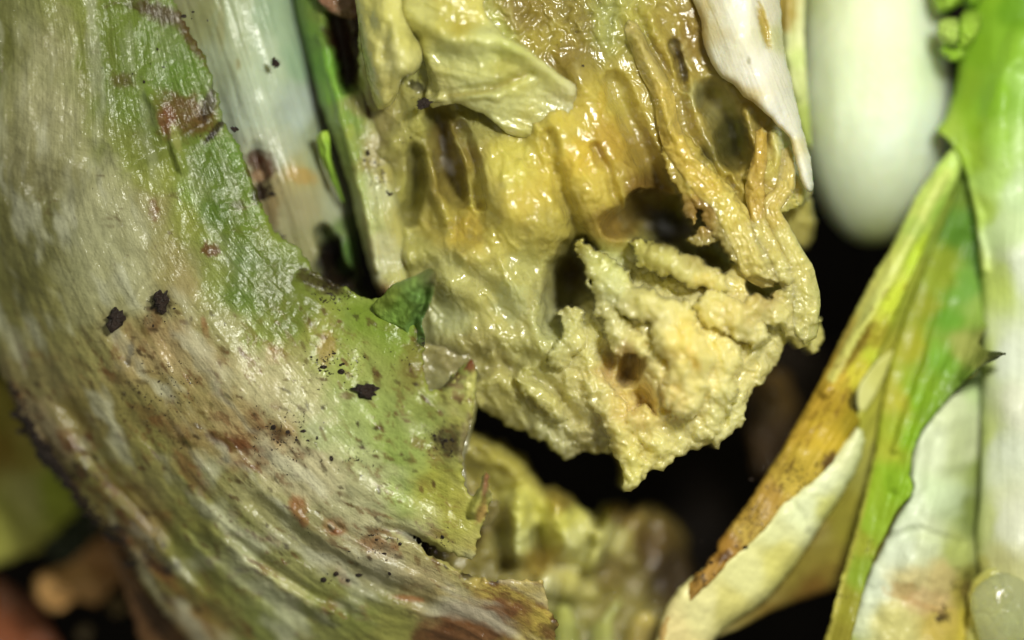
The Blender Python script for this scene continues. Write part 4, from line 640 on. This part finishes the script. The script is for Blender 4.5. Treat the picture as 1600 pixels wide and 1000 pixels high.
osoil = soilmap([(1240, 750, 70, .7), (1170, 810, 60, .8), (1090, 900, 40, .85), (1300, 650, 50, .45), (1350, 540, 40, .35)], .15)
sheet('mottled_leaf_edge', ragged([(1498, 220), (1462, 262), (1432, 305), (1410, 350), (1392, 388), (1368, 425), (1345, 468), (1318, 520), (1296, 565), (1272, 612), (1248, 655), (1222, 700), (1196, 742), (1168, 786), (1142, 820), (1122, 846), (1120, 862), (1108, 872), (1100, 888), (1085, 898), (1074, 915), (1056, 932), (1044, 950), (1030, 985), (1024, 1060), (1036, 1060), (1048, 985), (1090, 930),
                                 (1150, 872), (1196, 828), (1228, 790), (1262, 760), (1300, 735), (1312, 712), (1330, 680), (1345, 660), (1334, 636), (1338, 610), (1350, 588), (1372, 560), (1392, 520), (1410, 470), (1428, 425), (1448, 380), (1470, 330), (1492, 290), (1506, 255)], 4, 1.3, 43, 1, .09), oz, po, M['fresh'], yl, 2.2, .12, 9, .1, fy, osoil)
# pale patch showing through
wz = Field(tps([(1345, 580), (1375, 560), (1350, 640), (1380, 600)], [-.3, -.35, -.3, -.42], .5))
sheet('translucent_patch', ragged([(1372, 560), (1350, 585), (1338, 612), (1340, 640), (1350, 644), (1362, 628), (1380, 596), (1392, 566), (1396, 545)], 4, .8, 44, 2), wz, Paint([(1350, 620, (206, 206, 130)), (1375, 580, (196, 196, 110))]), M['fresh'], yl, 2.4, .06, 6)

# ================================================================== bright green leaf with thorny tip and white crumpled lower blade
fg = axis_flow((1530, 280), (1330, 1000))
gl = thing('torn_green_leaf', 'bright green torn leaf with a dark thorny tip and crumpled whitish lower blade', 'leaf')
gz = Field(tps([(1520, 280), (1500, 350), (1540, 400), (1460, 450), (1530, 500), (1420, 560), (1500, 580), (1400, 660), (1460, 650), (1375, 760), (1430, 720), (1345, 860), (1390, 810), (1310, 960), (1350, 900), (1290, 1060), (1570, 552), (1540, 550)],
               [-1.0, -.8, -.9, -.55, -.5, -.4, -.1, -.25, 0, -.1, .1, 0, .1, .1, .1, .1, .45, .2], .6))
gz.bump([(1500, 380), (1460, 500), (1420, 620)], 18, -.12).bump([(1480, 440), (1450, 560), (1400, 700)], 8, .12).bump([(1350, 720), (1320, 850), (1295, 960)], 7, .14).bump([(1510, 590), (1540, 558), (1570, 552)], 9, .2).bump([(1490, 560), (1440, 650), (1400, 760)], 10, .08).fn(lambda x, y: .035*ridged(fg(x, y)[:, 0]*2.2, fg(x, y)[:, 1]*.5, 3, 111)+.035*fbm(x/34, y/40, 4, 112))
pgn = Paint([(1510, 300, (96, 124, 34)), (1500, 360, (84, 128, 40)), (1530, 400, (84, 126, 46)), (1470, 420, (132, 150, 44)), (1500, 450, (104, 152, 56)), (1530, 480, (130, 160, 70)), (1450, 480, (140, 150, 44)), (1480, 500, (96, 148, 40)), (1430, 540, (156, 160, 46)), (1470, 560, (112, 160, 46)), (1510, 540, (150, 160, 84)), (1540, 540, (104, 112, 50)), (1565, 552, (56, 66, 30)), (1400, 620, (168, 170, 56)), (1440, 620, (124, 166, 36)),
             (1500, 600, (96, 128, 44)), (1390, 700, (160, 172, 50)), (1420, 690, (124, 168, 30)), (1460, 640, (112, 150, 40)), (1370, 760, (138, 170, 34)), (1400, 760, (132, 174, 34)), (1340, 850, (150, 160, 48)), (1370, 820, (136, 170, 38)), (1320, 930, (146, 146, 46)), (1345, 900, (132, 160, 42)), (1300, 1000, (140, 136, 44))], 2.2, (1.1, 1.05, 1.0), .02)
pgn.line([(1366, 700), (1345, 800), (1318, 900), (1292, 1000)], 5, (188, 184, 86), .7, .5).blob(1560, 553, 18, 7, -5, (48, 52, 24), .8, .5).blob(1344, 792, 3, 3, 0, (30, 20, 8), 1, .3)
green_poly = ragged([(1502, 262), (1490, 310), (1470, 360), (1448, 410), (1428, 460), (1408, 510), (1392, 560), (1382, 610), (1374, 660), (1366, 710), (1352, 765), (1340, 815), (1326, 865), (1312, 912), (1300, 960), (1288, 1000), (1276, 1060), (1310, 1060), (1330, 1000), (1342, 950), (1356, 900), (1372, 856), (1386, 830), (1398, 804), (1412, 786), (1424, 776), (1427, 760), (1421, 742), (1424, 722), (1428, 700), (1440, 674), (1462, 646), (1482, 622), (1504, 598), (1526, 578), (1546, 566), (1560, 560), (1572, 553),
                     (1562, 549), (1548, 549), (1538, 545), (1528, 534), (1550, 500), (1550, 300)], 4, 1.2, 51, 1, .08)
sheet('green_blade', green_poly, gz, pgn, M['fresh'], gl, 2.4, .09, 9, .08, fg, soilmap([(1345, 860, 50, .55), (1320, 930, 50, .5), (1520, 590, 20, .5), (1300, 620, 20, .3)], .06))
wz2 = Field(tps([(1540, 560), (1600, 560), (1470, 640), (1440, 700), (1540, 700), (1600, 700), (1400, 800), (1450, 800), (1530, 800), (1370, 870), (1450, 880), (1530, 880), (1330, 960), (1400, 960), (1500, 960), (1300, 1060), (1450, 1060), (1600, 1060)],
                [-.9, -1.3, -.3, -.2, -.9, -1.3, -.1, .1, -.9, -.05, .1, -.6, -.05, .1, -.3, -.1, .1, -.2], .6))
wz2.bump([(1440, 690), (1430, 760), (1400, 830)], 14, .12).bump([(1490, 660), (1480, 720)], 22, .14).bump([(1500, 760), (1460, 790)], 18, .1).bump([(1440, 850), (1420, 900)], 20, .1).bump([(1390, 840), (1440, 830), (1500, 850)], 8, -.08).fn(lambda x, y: .09*fbm(x/60, y/70, 2, 121)+.03*ridged(x/60, y/80, 2, 122)+.05*fbm(x/22, y/22, 3, 123)*sstep(840, 930, y))
pw = Paint([(1530, 590, (190, 212, 150)), (1480, 640, (210, 220, 178)), (1450, 700, (214, 224, 190)), (1510, 700, (204, 214, 168)), (1528, 720, (150, 168, 84)), (1420, 790, (216, 228, 196)), (1470, 780, (204, 220, 180)), (1520, 800, (140, 156, 78)), (1400, 850, (218, 228, 202)), (1450, 850, (210, 220, 180)), (1500, 860, (176, 186, 110)), (1530, 900, (120, 120, 52)), (1360, 920, (216, 226, 200)), (1420, 920, (212, 200, 142)), (1470, 910, (206, 190, 130)),
            (1510, 930, (160, 150, 62)), (1330, 970, (214, 222, 184)), (1400, 980, (206, 200, 128)), (1470, 970, (190, 170, 84)), (1530, 980, (190, 176, 60)), (1310, 1000, (176, 190, 80))])
pw.blob(1410, 925, 24, 14, 0, (196, 160, 100), .5, 1.).blob(1440, 945, 34, 5, 20, (176, 140, 78), .5, 1.).blob(1472, 965, 10, 6, -30, (60, 44, 20), .9, .8).blob(1510, 920, 10, 16, 20, (110, 96, 44), .7, .9).blob(1450, 940, 36, 20, 0, (204, 164, 120), .4, .8)
sheet('white_blade', ragged([(1548, 556), (1516, 590), (1488, 616), (1462, 644), (1442, 672), (1428, 696), (1424, 722), (1422, 745), (1428, 762), (1418, 785), (1402, 806), (1390, 832), (1376, 860), (1358, 896), (1346, 930), (1330, 965), (1305, 990), (1290, 1060), (1640, 1060), (1640, 560)], 5, 1.5, 52, 1, .08), wz2, pw, M['fresh'], gl, 2.6, .12, 12, .1, fg, soilmap([(1470, 960, 30, .8), (1510, 920, 50, .8), (1440, 930, 50, .4)], .1))

# ================================================================== outermost leaf: green shoulder and broad white midrib
fo = axis_flow((1560, 0), (1565, 900))
ol = thing('midrib_leaf', 'leaf at far right with bright green shoulder and broad smooth white midrib', 'leaf')
oz2 = Field(tps([(1520, -60), (1600, -60), (1680, -60), (1495, 140), (1560, 140), (1680, 140), (1465, 205), (1530, 260), (1600, 260), (1680, 260), (1538, 400), (1580, 400), (1640, 400), (1532, 640), (1580, 640), (1640, 640), (1532, 860), (1580, 860), (1650, 860)],
                [-1.1, -.4, -.6, -1.0, -.3, -.4, -.7, -.5, .0, -.2, -.45, .15, .1, -.35, .3, .2, -.2, .4, .3], .6))
oz2.bump([(1465, 206), (1500, 250), (1522, 330), (1535, 420)], 9, .15).bump([(1600, 60), (1560, 160), (1540, 300)], 22, .12).bump([(1590, 120), (1600, 300)], 16, -.12).fn(lambda x, y: .012*fbm(x/22, y/400, 2, 131)+.02*fbm(x/40, y/60, 3, 132))
pol = Paint([(1540, 0, (130, 172, 40)), (1590, 10, (104, 150, 28)), (1530, 80, (120, 162, 30)), (1570, 80, (134, 178, 50)), (1510, 140, (128, 164, 34)), (1550, 150, (130, 176, 44)), (1600, 130, (150, 190, 88)), (1480, 200, (152, 180, 66)), (1520, 200, (134, 172, 40)), (1560, 210, (150, 190, 72)), (1600, 220, (180, 208, 134)), (1510, 240, (150, 182, 58)), (1550, 280, (164, 196, 100)), (1600, 300, (190, 212, 160)),
             (1530, 330, (168, 194, 86)), (1570, 350, (198, 218, 164)), (1545, 440, (190, 208, 112)), (1600, 420, (212, 222, 196)), (1540, 560, (190, 206, 120)), (1575, 560, (216, 224, 204)), (1538, 680, (196, 208, 130)), (1570, 700, (214, 222, 200)), (1600, 640, (216, 220, 196)), (1540, 820, (196, 204, 140)), (1580, 820, (212, 216, 192)), (1560, 880, (208, 208, 150))])
pol.blob(1560, 700, 3, 40, 0, (170, 180, 140), .4, .5).blob(1535, 880, 12, 14, 0, (186, 182, 90), .6, .6)
sheet('midrib', ragged([(1520, -60), (1512, 0), (1504, 50), (1500, 90), (1494, 130), (1484, 165), (1472, 190), (1461, 204), (1476, 214), (1492, 234), (1506, 262), (1516, 300), (1524, 345), (1530, 400), (1535, 460), (1534, 540), (1535, 620), (1534, 700), (1532, 780), (1526, 836), (1532, 900), (1545, 925), (1700, 925), (1700, -60)], 6, 1.0, 53, 2), oz2, pol, M['fresh'], ol, 2.8, .3, 14, .16, fo, soilmap([(1560, 780, 60, .25)], .02))
# dark hollow leaf behind the shoulder and small curly leaflets
cu = thing('curly_leaflets', 'small curly bright green leaflets above the smooth stalk, top right corner', 'leaflet')
for i, (pts, z0, c) in enumerate([([(1452, -40), (1500, -40), (1506, 0), (1492, 12), (1474, 22), (1458, 12)], -.7, (150, 186, 60)), ([(1466, 34), (1486, 26), (1500, 34), (1502, 56), (1490, 74), (1472, 70), (1464, 52)], -.45, (176, 204, 96)), ([(1500, 24), (1520, 14), (1534, 24), (1530, 50), (1516, 72), (1500, 82), (1488, 86), (1498, 60)], -.4, (158, 196, 66)),
                                  ([(1470, 72), (1490, 78), (1512, 76), (1508, 90), (1488, 96), (1470, 86)], -.6, (146, 186, 56)), ([(1500, -50), (1545, -50), (1530, 10), (1514, 14), (1504, 0)], -.8, (120, 160, 40))]):
    mx, my = np.mean(pts, 0)
    zf = Field(lambda x, y, z0=z0, mx=mx, my=my: z0+.35*(1-((x-mx)**2+(y-my)**2)/900)+.12*fbm(x/12, y/12, 3, 7))
    o = sheet('leaflet', ragged(pts, 3, 1.6, 60+i, 3, .12), zf, Paint([(mx, my, c), (mx+15, my, tuple(int(v*.85) for v in c))]), M['fresh'], cu, 2.2, .12, 9, .12)
# clear droplet and the yellow slime under it
def droplet():
    m = bpy.data.materials.new('clear_slime'); m.use_nodes = True; b = m.node_tree.nodes['Principled BSDF']
    b.inputs['Base Color'].default_value = (.80, .84, .55, 1); b.inputs['Roughness'].default_value = .04; b.inputs['Transmission Weight'].default_value = .75; b.inputs['IOR'].default_value = 1.35
    n, k = 128, 48; V = []; z0 = .25
    for j in range(k+1):
        t = j/k*math.pi/2
        for i in range(n):
            a = 2*math.pi*i/n; rr = .56*math.cos(t)*(1+.05*math.sin(3*a+1)+.03*math.sin(5*a))+1e-5
            V.append((rr*math.cos(a)*1.05, rr*math.sin(a)*1.1, z0+.30*math.sin(t)))
    V = np.array(V); kf = (D-z0)/D; V[:, 0] += (1574-800)/100*kf; V[:, 1] += (500-957)/100*kf
    V[:, 2] += .02*fbm(V[:, 0]*5, V[:, 1]*5, 2, 5)+.012*fbm(V[:, 0]*14, V[:, 1]*14, 2, 6)
    I = np.arange((k+1)*n).reshape(k+1, n); In = np.roll(I, -1, 1); F = np.stack([I[:-1], In[:-1], In[1:], I[1:]], -1).reshape(-1, 4)
    return tag(link('water_droplet', V*CM, F, m, None), 'large clear droplet of slime at the bottom right corner', 'droplet')
droplet()
sl = Field(tps([(1510, 900), (1560, 890), (1640, 900), (1510, 1000), (1600, 1060)], [0, .15, .2, 0, .1], .5)); sl.fn(gel_relief(.05, .04))
tag(sheet('yellow_slime', ragged([(1512, 925), (1520, 905), (1538, 890), (1565, 886), (1600, 892), (1680, 900), (1680, 1060), (1520, 1060), (1508, 1000), (1514, 960)], 4, 2, 55, 2), sl, Paint([(1530, 910, (180, 174, 84)), (1560, 900, (190, 190, 110)), (1540, 960, (190, 186, 96)), (1600, 960, (200, 204, 140))]), M['pulp'], None, 2.4, .2, 14, .14), 'yellow slime below the broad white midrib, under the droplet', 'slime')
# ================================================================== fallen pulp in the hollow below the heart (out of focus)
lo = thing('fallen_pulp', 'greenish lumps of fallen rotten pulp below the heart, blurred in shadow', 'pulp')
LH = Field(tps([(720, 660), (800, 700), (700, 800), (820, 780), (900, 800), (960, 780), (1020, 800), (740, 900), (850, 900), (950, 900), (1030, 900), (900, 960), (1000, 980), (1100, 940), (860, 1050), (1000, 1050)],
               [-.9, -1.0, -.8, -.8, -.9, -1.4, -2.0, -.8, -1.0, -1.3, -1.9, -1.5, -1.4, -2.2, -1.2, -1.2], 1))
for a in [([(740, 700), (790, 720), (820, 760)], 30, .5), ([(805, 795), (815, 830), (812, 860)], 20, .7), ([(870, 795), (880, 830), (890, 850)], 22, .7), ([(960, 800), (945, 840), (925, 880)], 14, .6), ([(915, 790), (925, 830)], 16, .5), ([(855, 905), (850, 920)], 16, .5), ([(895, 910), (890, 925)], 16, .45), ([(840, 830), (845, 880)], 10, -.4), ([(780, 830), (790, 880)], 14, -.3), ([(1000, 800), (990, 870)], 18, .3), ([(1040, 820), (1030, 880)], 18, .2)]: LH.bump(*a)
LH.fn(lambda x, y: .16*fbm(x/26, y/26, 4, 141)+.09*ridged(x/30, y/30, 3, 142))
pp = Paint([(740, 690, (140, 134, 66)), (800, 720, (156, 150, 70)), (820, 790, (196, 196, 96)), (810, 840, (186, 190, 120)), (870, 780, (150, 134, 56)), (880, 810, (190, 190, 84)), (895, 840, (200, 202, 134)), (920, 860, (170, 170, 100)), (950, 830, (186, 184, 110)), (980, 800, (140, 120, 60)), (1010, 850, (84, 66, 28)), (1050, 900, (52, 38, 16)), (780, 880, (120, 112, 56)), (850, 890, (150, 132, 50)), (860, 915, (186, 186, 140)), (900, 920, (180, 176, 104)), (950, 900, (110, 98, 50)), (880, 960, (120, 120, 56)), (960, 950, (128, 120, 56)), (740, 820, (110, 94, 50))], 2.2, (1.35, 1.3, 1.1), .1)
sheet('pulp_mass', ragged([(690, 640), (740, 672), (790, 690), (820, 712), (836, 740), (850, 762), (870, 760), (884, 770), (905, 790), (925, 800), (940, 785), (960, 782), (985, 792), (1010, 786), (1040, 800), (1072, 830), (1080, 880), (1090, 920), (1080, 1060), (680, 1060), (680, 800)], 5, 4, 61, 2), LH, pp, M['pulp'], lo, 2.8, .8, 22, .5)
for i, (pts, c, z0) in enumerate([([(872, 1060), (866, 1000), (868, 952), (884, 944), (900, 968), (910, 1060)], (186, 190, 104), -.9), ([(918, 1060), (922, 985), (940, 965), (962, 940), (972, 938), (968, 952), (958, 972), (960, 1060)], (190, 194, 110), -1.0), ([(968, 1060), (975, 985), (1000, 955), (1024, 962), (1034, 1000), (1030, 1060)], (196, 176, 96), -.9)]):
    mx = np.mean([p[0] for p in pts])
    zf = Field(lambda x, y, mx=mx, z0=z0: z0-((x-mx)/34)**2*.25+.05*fbm(x/10, y/60, 3, 8))
    sheet('leaf_shred', ragged(pts, 4, 1.5, 70+i, 2), zf, Paint([(mx, 960, c), (mx+12, 1000, tuple(int(v*.8) for v in c)), (mx-12, 1000, tuple(int(v*.9) for v in c))]), M['pulp'], lo, 2.4, .3, 12, .15)

# deep dark leaf remains behind the hollow
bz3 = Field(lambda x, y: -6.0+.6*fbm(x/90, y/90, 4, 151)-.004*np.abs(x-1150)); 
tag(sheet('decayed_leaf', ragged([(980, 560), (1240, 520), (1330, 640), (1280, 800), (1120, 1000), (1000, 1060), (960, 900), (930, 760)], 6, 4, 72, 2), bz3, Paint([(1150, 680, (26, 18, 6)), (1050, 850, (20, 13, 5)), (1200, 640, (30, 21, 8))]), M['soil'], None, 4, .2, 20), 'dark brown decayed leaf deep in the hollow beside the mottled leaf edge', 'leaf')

bz9 = Field(lambda x, y: -3.4+.35*fbm(x/40, y/50, 3, 155)-((x-1205)/60)**2*.4)
tag(sheet('dark_leaf_scrap', ragged([(1170, 600), (1200, 575), (1232, 590), (1246, 640), (1238, 700), (1215, 750), (1180, 740), (1168, 670)], 5, 4, 79, 2), bz9, Paint([(1200, 620, (84, 64, 26)), (1215, 700, (62, 44, 18))]), M['leaf'], None, 3, .2, 16), 'dim brown leaf scrap in the dark gap right of the crumbling mound', 'leaf scrap')
# ================================================================== blurred heap behind the lower left corner
bz4 = Field(lambda x, y: -2.4-((x+20)/220)**2*.8-((y-700)/170)**2*.5+.12*fbm(x/40, y/40, 3, 161))
tag(sheet('background_leaf', ragged([(-160, 560), (20, 600), (60, 680), (104, 740), (128, 790), (100, 820), (70, 850), (30, 870), (-160, 900)], 5, 4, 73, 2), bz4, Paint([(0, 640, (128, 118, 44)), (40, 700, (150, 140, 66)), (90, 770, (140, 150, 50)), (40, 770, (156, 154, 90)), (0, 800, (140, 140, 64)), (10, 700, (120, 100, 34))], 2.2, (1.7, 1.7, 1.7)), M['fresh'], None, 4, .3, 20, .2), 'blurred pale green leaf peeking out at the left edge below the big leaf', 'leaf')
bz5 = Field(lambda x, y: -2.9+.25*fbm(x/40, y/30, 3, 171))
tag(sheet('dried_leaf_scrap', ragged([(55, 905), (80, 890), (110, 880), (140, 850), (170, 832), (200, 850), (190, 880), (196, 900), (170, 925), (150, 945), (120, 935), (105, 950), (80, 955), (60, 940)], 4, 2.5, 74, 2), bz5, Paint([(80, 920, (178, 138, 84)), (150, 880, (150, 108, 60)), (180, 860, (128, 90, 50)), (120, 910, (176, 134, 80))], 2.2, (1.5, 1.5, 1.5)), M['leaf'], None, 3, .2, 12), 'tan dried leaf scrap, blurred, on dark soil at lower left', 'leaf scrap')
bz6 = Field(lambda x, y: -4.2+.3*fbm(x/40, y/40, 3, 181))
tag(sheet('brown_leaf_scrap', ragged([(-160, 880), (-20, 900), (30, 930), (70, 970), (86, 1060), (-160, 1060)], 5, 4, 75, 2), bz6, Paint([(20, 980, (130, 76, 48)), (0, 930, (100, 62, 38))], 2.2, (1.6, 1.6, 1.6)), M['leaf'], None, 4, .2, 16), 'reddish brown leaf scrap, blurred, in the lower left corner', 'leaf scrap')
bz7 = Field(lambda x, y: -3.9+.2*fbm(x/30, y/30, 3, 191))
tag(sheet('green_leaf_scrap', ragged([(70, 800), (110, 780), (150, 800), (168, 835), (140, 870), (100, 880), (70, 860)], 5, 4, 76, 2), bz7, Paint([(110, 830, (56, 66, 40))]), M['leaf'], None, 4, .2, 16), 'dark green leaf scrap, blurred, between pale leaf and tan scrap', 'leaf scrap')
for i, (x, y, r, c) in enumerate([(186, 946, 15, (150, 124, 70)), (132, 990, 12, (96, 80, 44))]):
    o = crumb(x, y, -3.0, r, ['small tan blurred crumb beside the tan dried scrap, lower left', 'small dull olive blurred crumb at the bottom edge, lower left'][i], c, .7, i)
# brown dry edge under the big leaf
bz8 = Field(lambda x, y: -1.3-((x-220)/120)**2*.3-(y-900)/400+.1*ridged(x/20+y/40, y/120, 3, 201))
tag(sheet('brown_leaf_edge', ragged([(170, 850), (196, 870), (218, 905), (250, 945), (290, 990), (340, 1060), (240, 1060), (222, 1010), (206, 960), (190, 910)], 4, 2.5, 77, 2), bz8, Paint([(200, 890, (130, 94, 54)), (230, 960, (92, 64, 36)), (280, 1010, (120, 84, 46))]), M['leaf'], None, 2.8, .1, 6), 'brown dry leaf edge showing beneath the lower border of the big leaf', 'leaf')
# film of leaf seen through the notch between the teeth
fz = Field(lambda x, y: .35+.1*fbm(x/30, y/30, 3, 211)-(y-600)/900)
tag(sheet('translucent_leaf_film', ragged([(640, 545), (690, 540), (735, 556), (748, 600), (742, 660), (726, 720), (740, 780), (780, 780), (770, 820), (700, 820), (650, 700), (640, 620)], 4, 1.5, 78, 2), fz, Paint([(690, 590, (150, 146, 96)), (700, 560, (160, 150, 96)), (730, 620, (120, 116, 66)), (735, 740, (150, 146, 110)), (750, 790, (120, 110, 66))]), M['pulp'], None, 2.8, .08, 6), 'greyish translucent leaf film seen through the notch between the leaf teeth', 'leaf film')

# ================================================================== crumbs of soil large enough to pick out, and a black one for a leaf hole
CR = [(571, 612, 1.05, 11, 'dark soil crumb on green blade between the thorny teeth'), (180, 499, .75, 12, 'black crumb standing in for a hole in the pale grey middle of the big leaf'), (430, 98, .45, 5, 'tiny dark crumb alone on the pale bluish stalk'), (366, 202, .55, 4, 'tiny dark crumb at the big leaf margin beside the pale stalk'),
      (662, 162, 1.1, 7, 'dark crumb in the pit where the translucent fold meets the flap'), (252, 472, .85, 11, 'brown crumb cluster right of the black crumb on the big leaf')]
for i, (x, y, z, r, l) in enumerate(CR):
    if i in (0, 1, 3, 5): z = float(big(np.array([float(x)]), np.array([float(y)]))[0])+.03
    crumb(x, y, z, r, l, (46, 29, 16), .4, i, 1.5, i*.9)
def edge_soil():
    """many grains of soil stuck along the lower left border and scattered on the stained leaves: nobody could count them"""
    import bmesh
    V = []; F = []; rs = np.random.RandomState(5)
    bm = bmesh.new(); bmesh.ops.create_icosphere(bm, subdivisions=1, radius=1); bv = np.array([v.co[:] for v in bm.verts]); bf = [[v.index for v in f.verts] for f in bm.faces]; bm.free()
    edge = np.array([(12, 600), (34, 655), (60, 700), (80, 722), (106, 760), (130, 792), (160, 825), (192, 852), (214, 900)])
    xs = []; ys = []; rr = []; zz = []
    for k in range(420):
        t = rs.rand()*8; i = int(t); p = edge[i]*(1-t+i)+edge[i+1]*(t-i) if i < 8 else edge[8]
        xs.append(p[0]+rs.normal()*5-1+5); ys.append(p[1]+rs.normal()*5); rr.append(rs.uniform(.8, 4.2)*(1.35 if 640 < p[1] < 760 else .7))
    n1 = len(xs)
    for cx, cy, sx, sy, n in [(590, 262, 14, 26, 26), (610, 300, 10, 14, 10), (470, 700, 60, 40, 60), (520, 570, 60, 30, 50), (700, 690, 18, 25, 30), (560, 880, 70, 30, 40), (250, 490, 22, 22, 22), (640, 230, 30, 20, 8), (110, 740, 40, 40, 24), (260, 900, 30, 30, 24), (300, 60, 30, 40, 16), (410, 290, 15, 25, 14), (850, 60, 120, 60, 9), (1230, 740, 60, 40, 20), (1130, 860, 40, 30, 26), (230, 90, 60, 60, 14), (700, 850, 30, 30, 16), (440, 380, 25, 25, 10)]:
        for k in range(int(n*.4)): q = rs.randint(5); xs.append(cx+(rs.normal()*.35+math.sin(q*2.4+cx))*sx*.8); ys.append(cy+(rs.normal()*.35+math.cos(q*3.1+cy))*sy*.8); rr.append(.7+2.6*rs.rand()**2.5)
    xs = np.array(xs); ys = np.array(ys)
    zb = np.maximum(big(xs, ys), -2)
    for x, y, r, z in zip(xs, ys, rr, zb):
        xa, ya = np.array([x]), np.array([y])
        if y > 730 and x > 1000: z = float(oz(xa, ya)[0])
        elif x > 560 and y < 420: z = float(H(xa, ya)[0]) if x > 640 else float(gs(xa, ya)[0])
        elif x > 395 and y < 400: z = float(st(xa, ya)[0])
        z = min(z, 2.2)
        c = W(xa, ya, np.array([z]))[0]; s = bv*(1+.35*rs.rand(len(bv), 1))*r/100*CM*np.array([rs.uniform(.5, 2.2), rs.uniform(.5, 1.5), .6])
        F += [[i+len(V) for i in f] for f in bf]; V += [tuple(c+q) for q in s]
    return tag(link('soil_grains', V, F, M['crumb'], None, np.tile(lin((44, 27, 13)), (len(V), 1))), 'fine dark soil grains stuck along the leaf edges and stains', 'soil', None, 'stuff')
edge_soil()
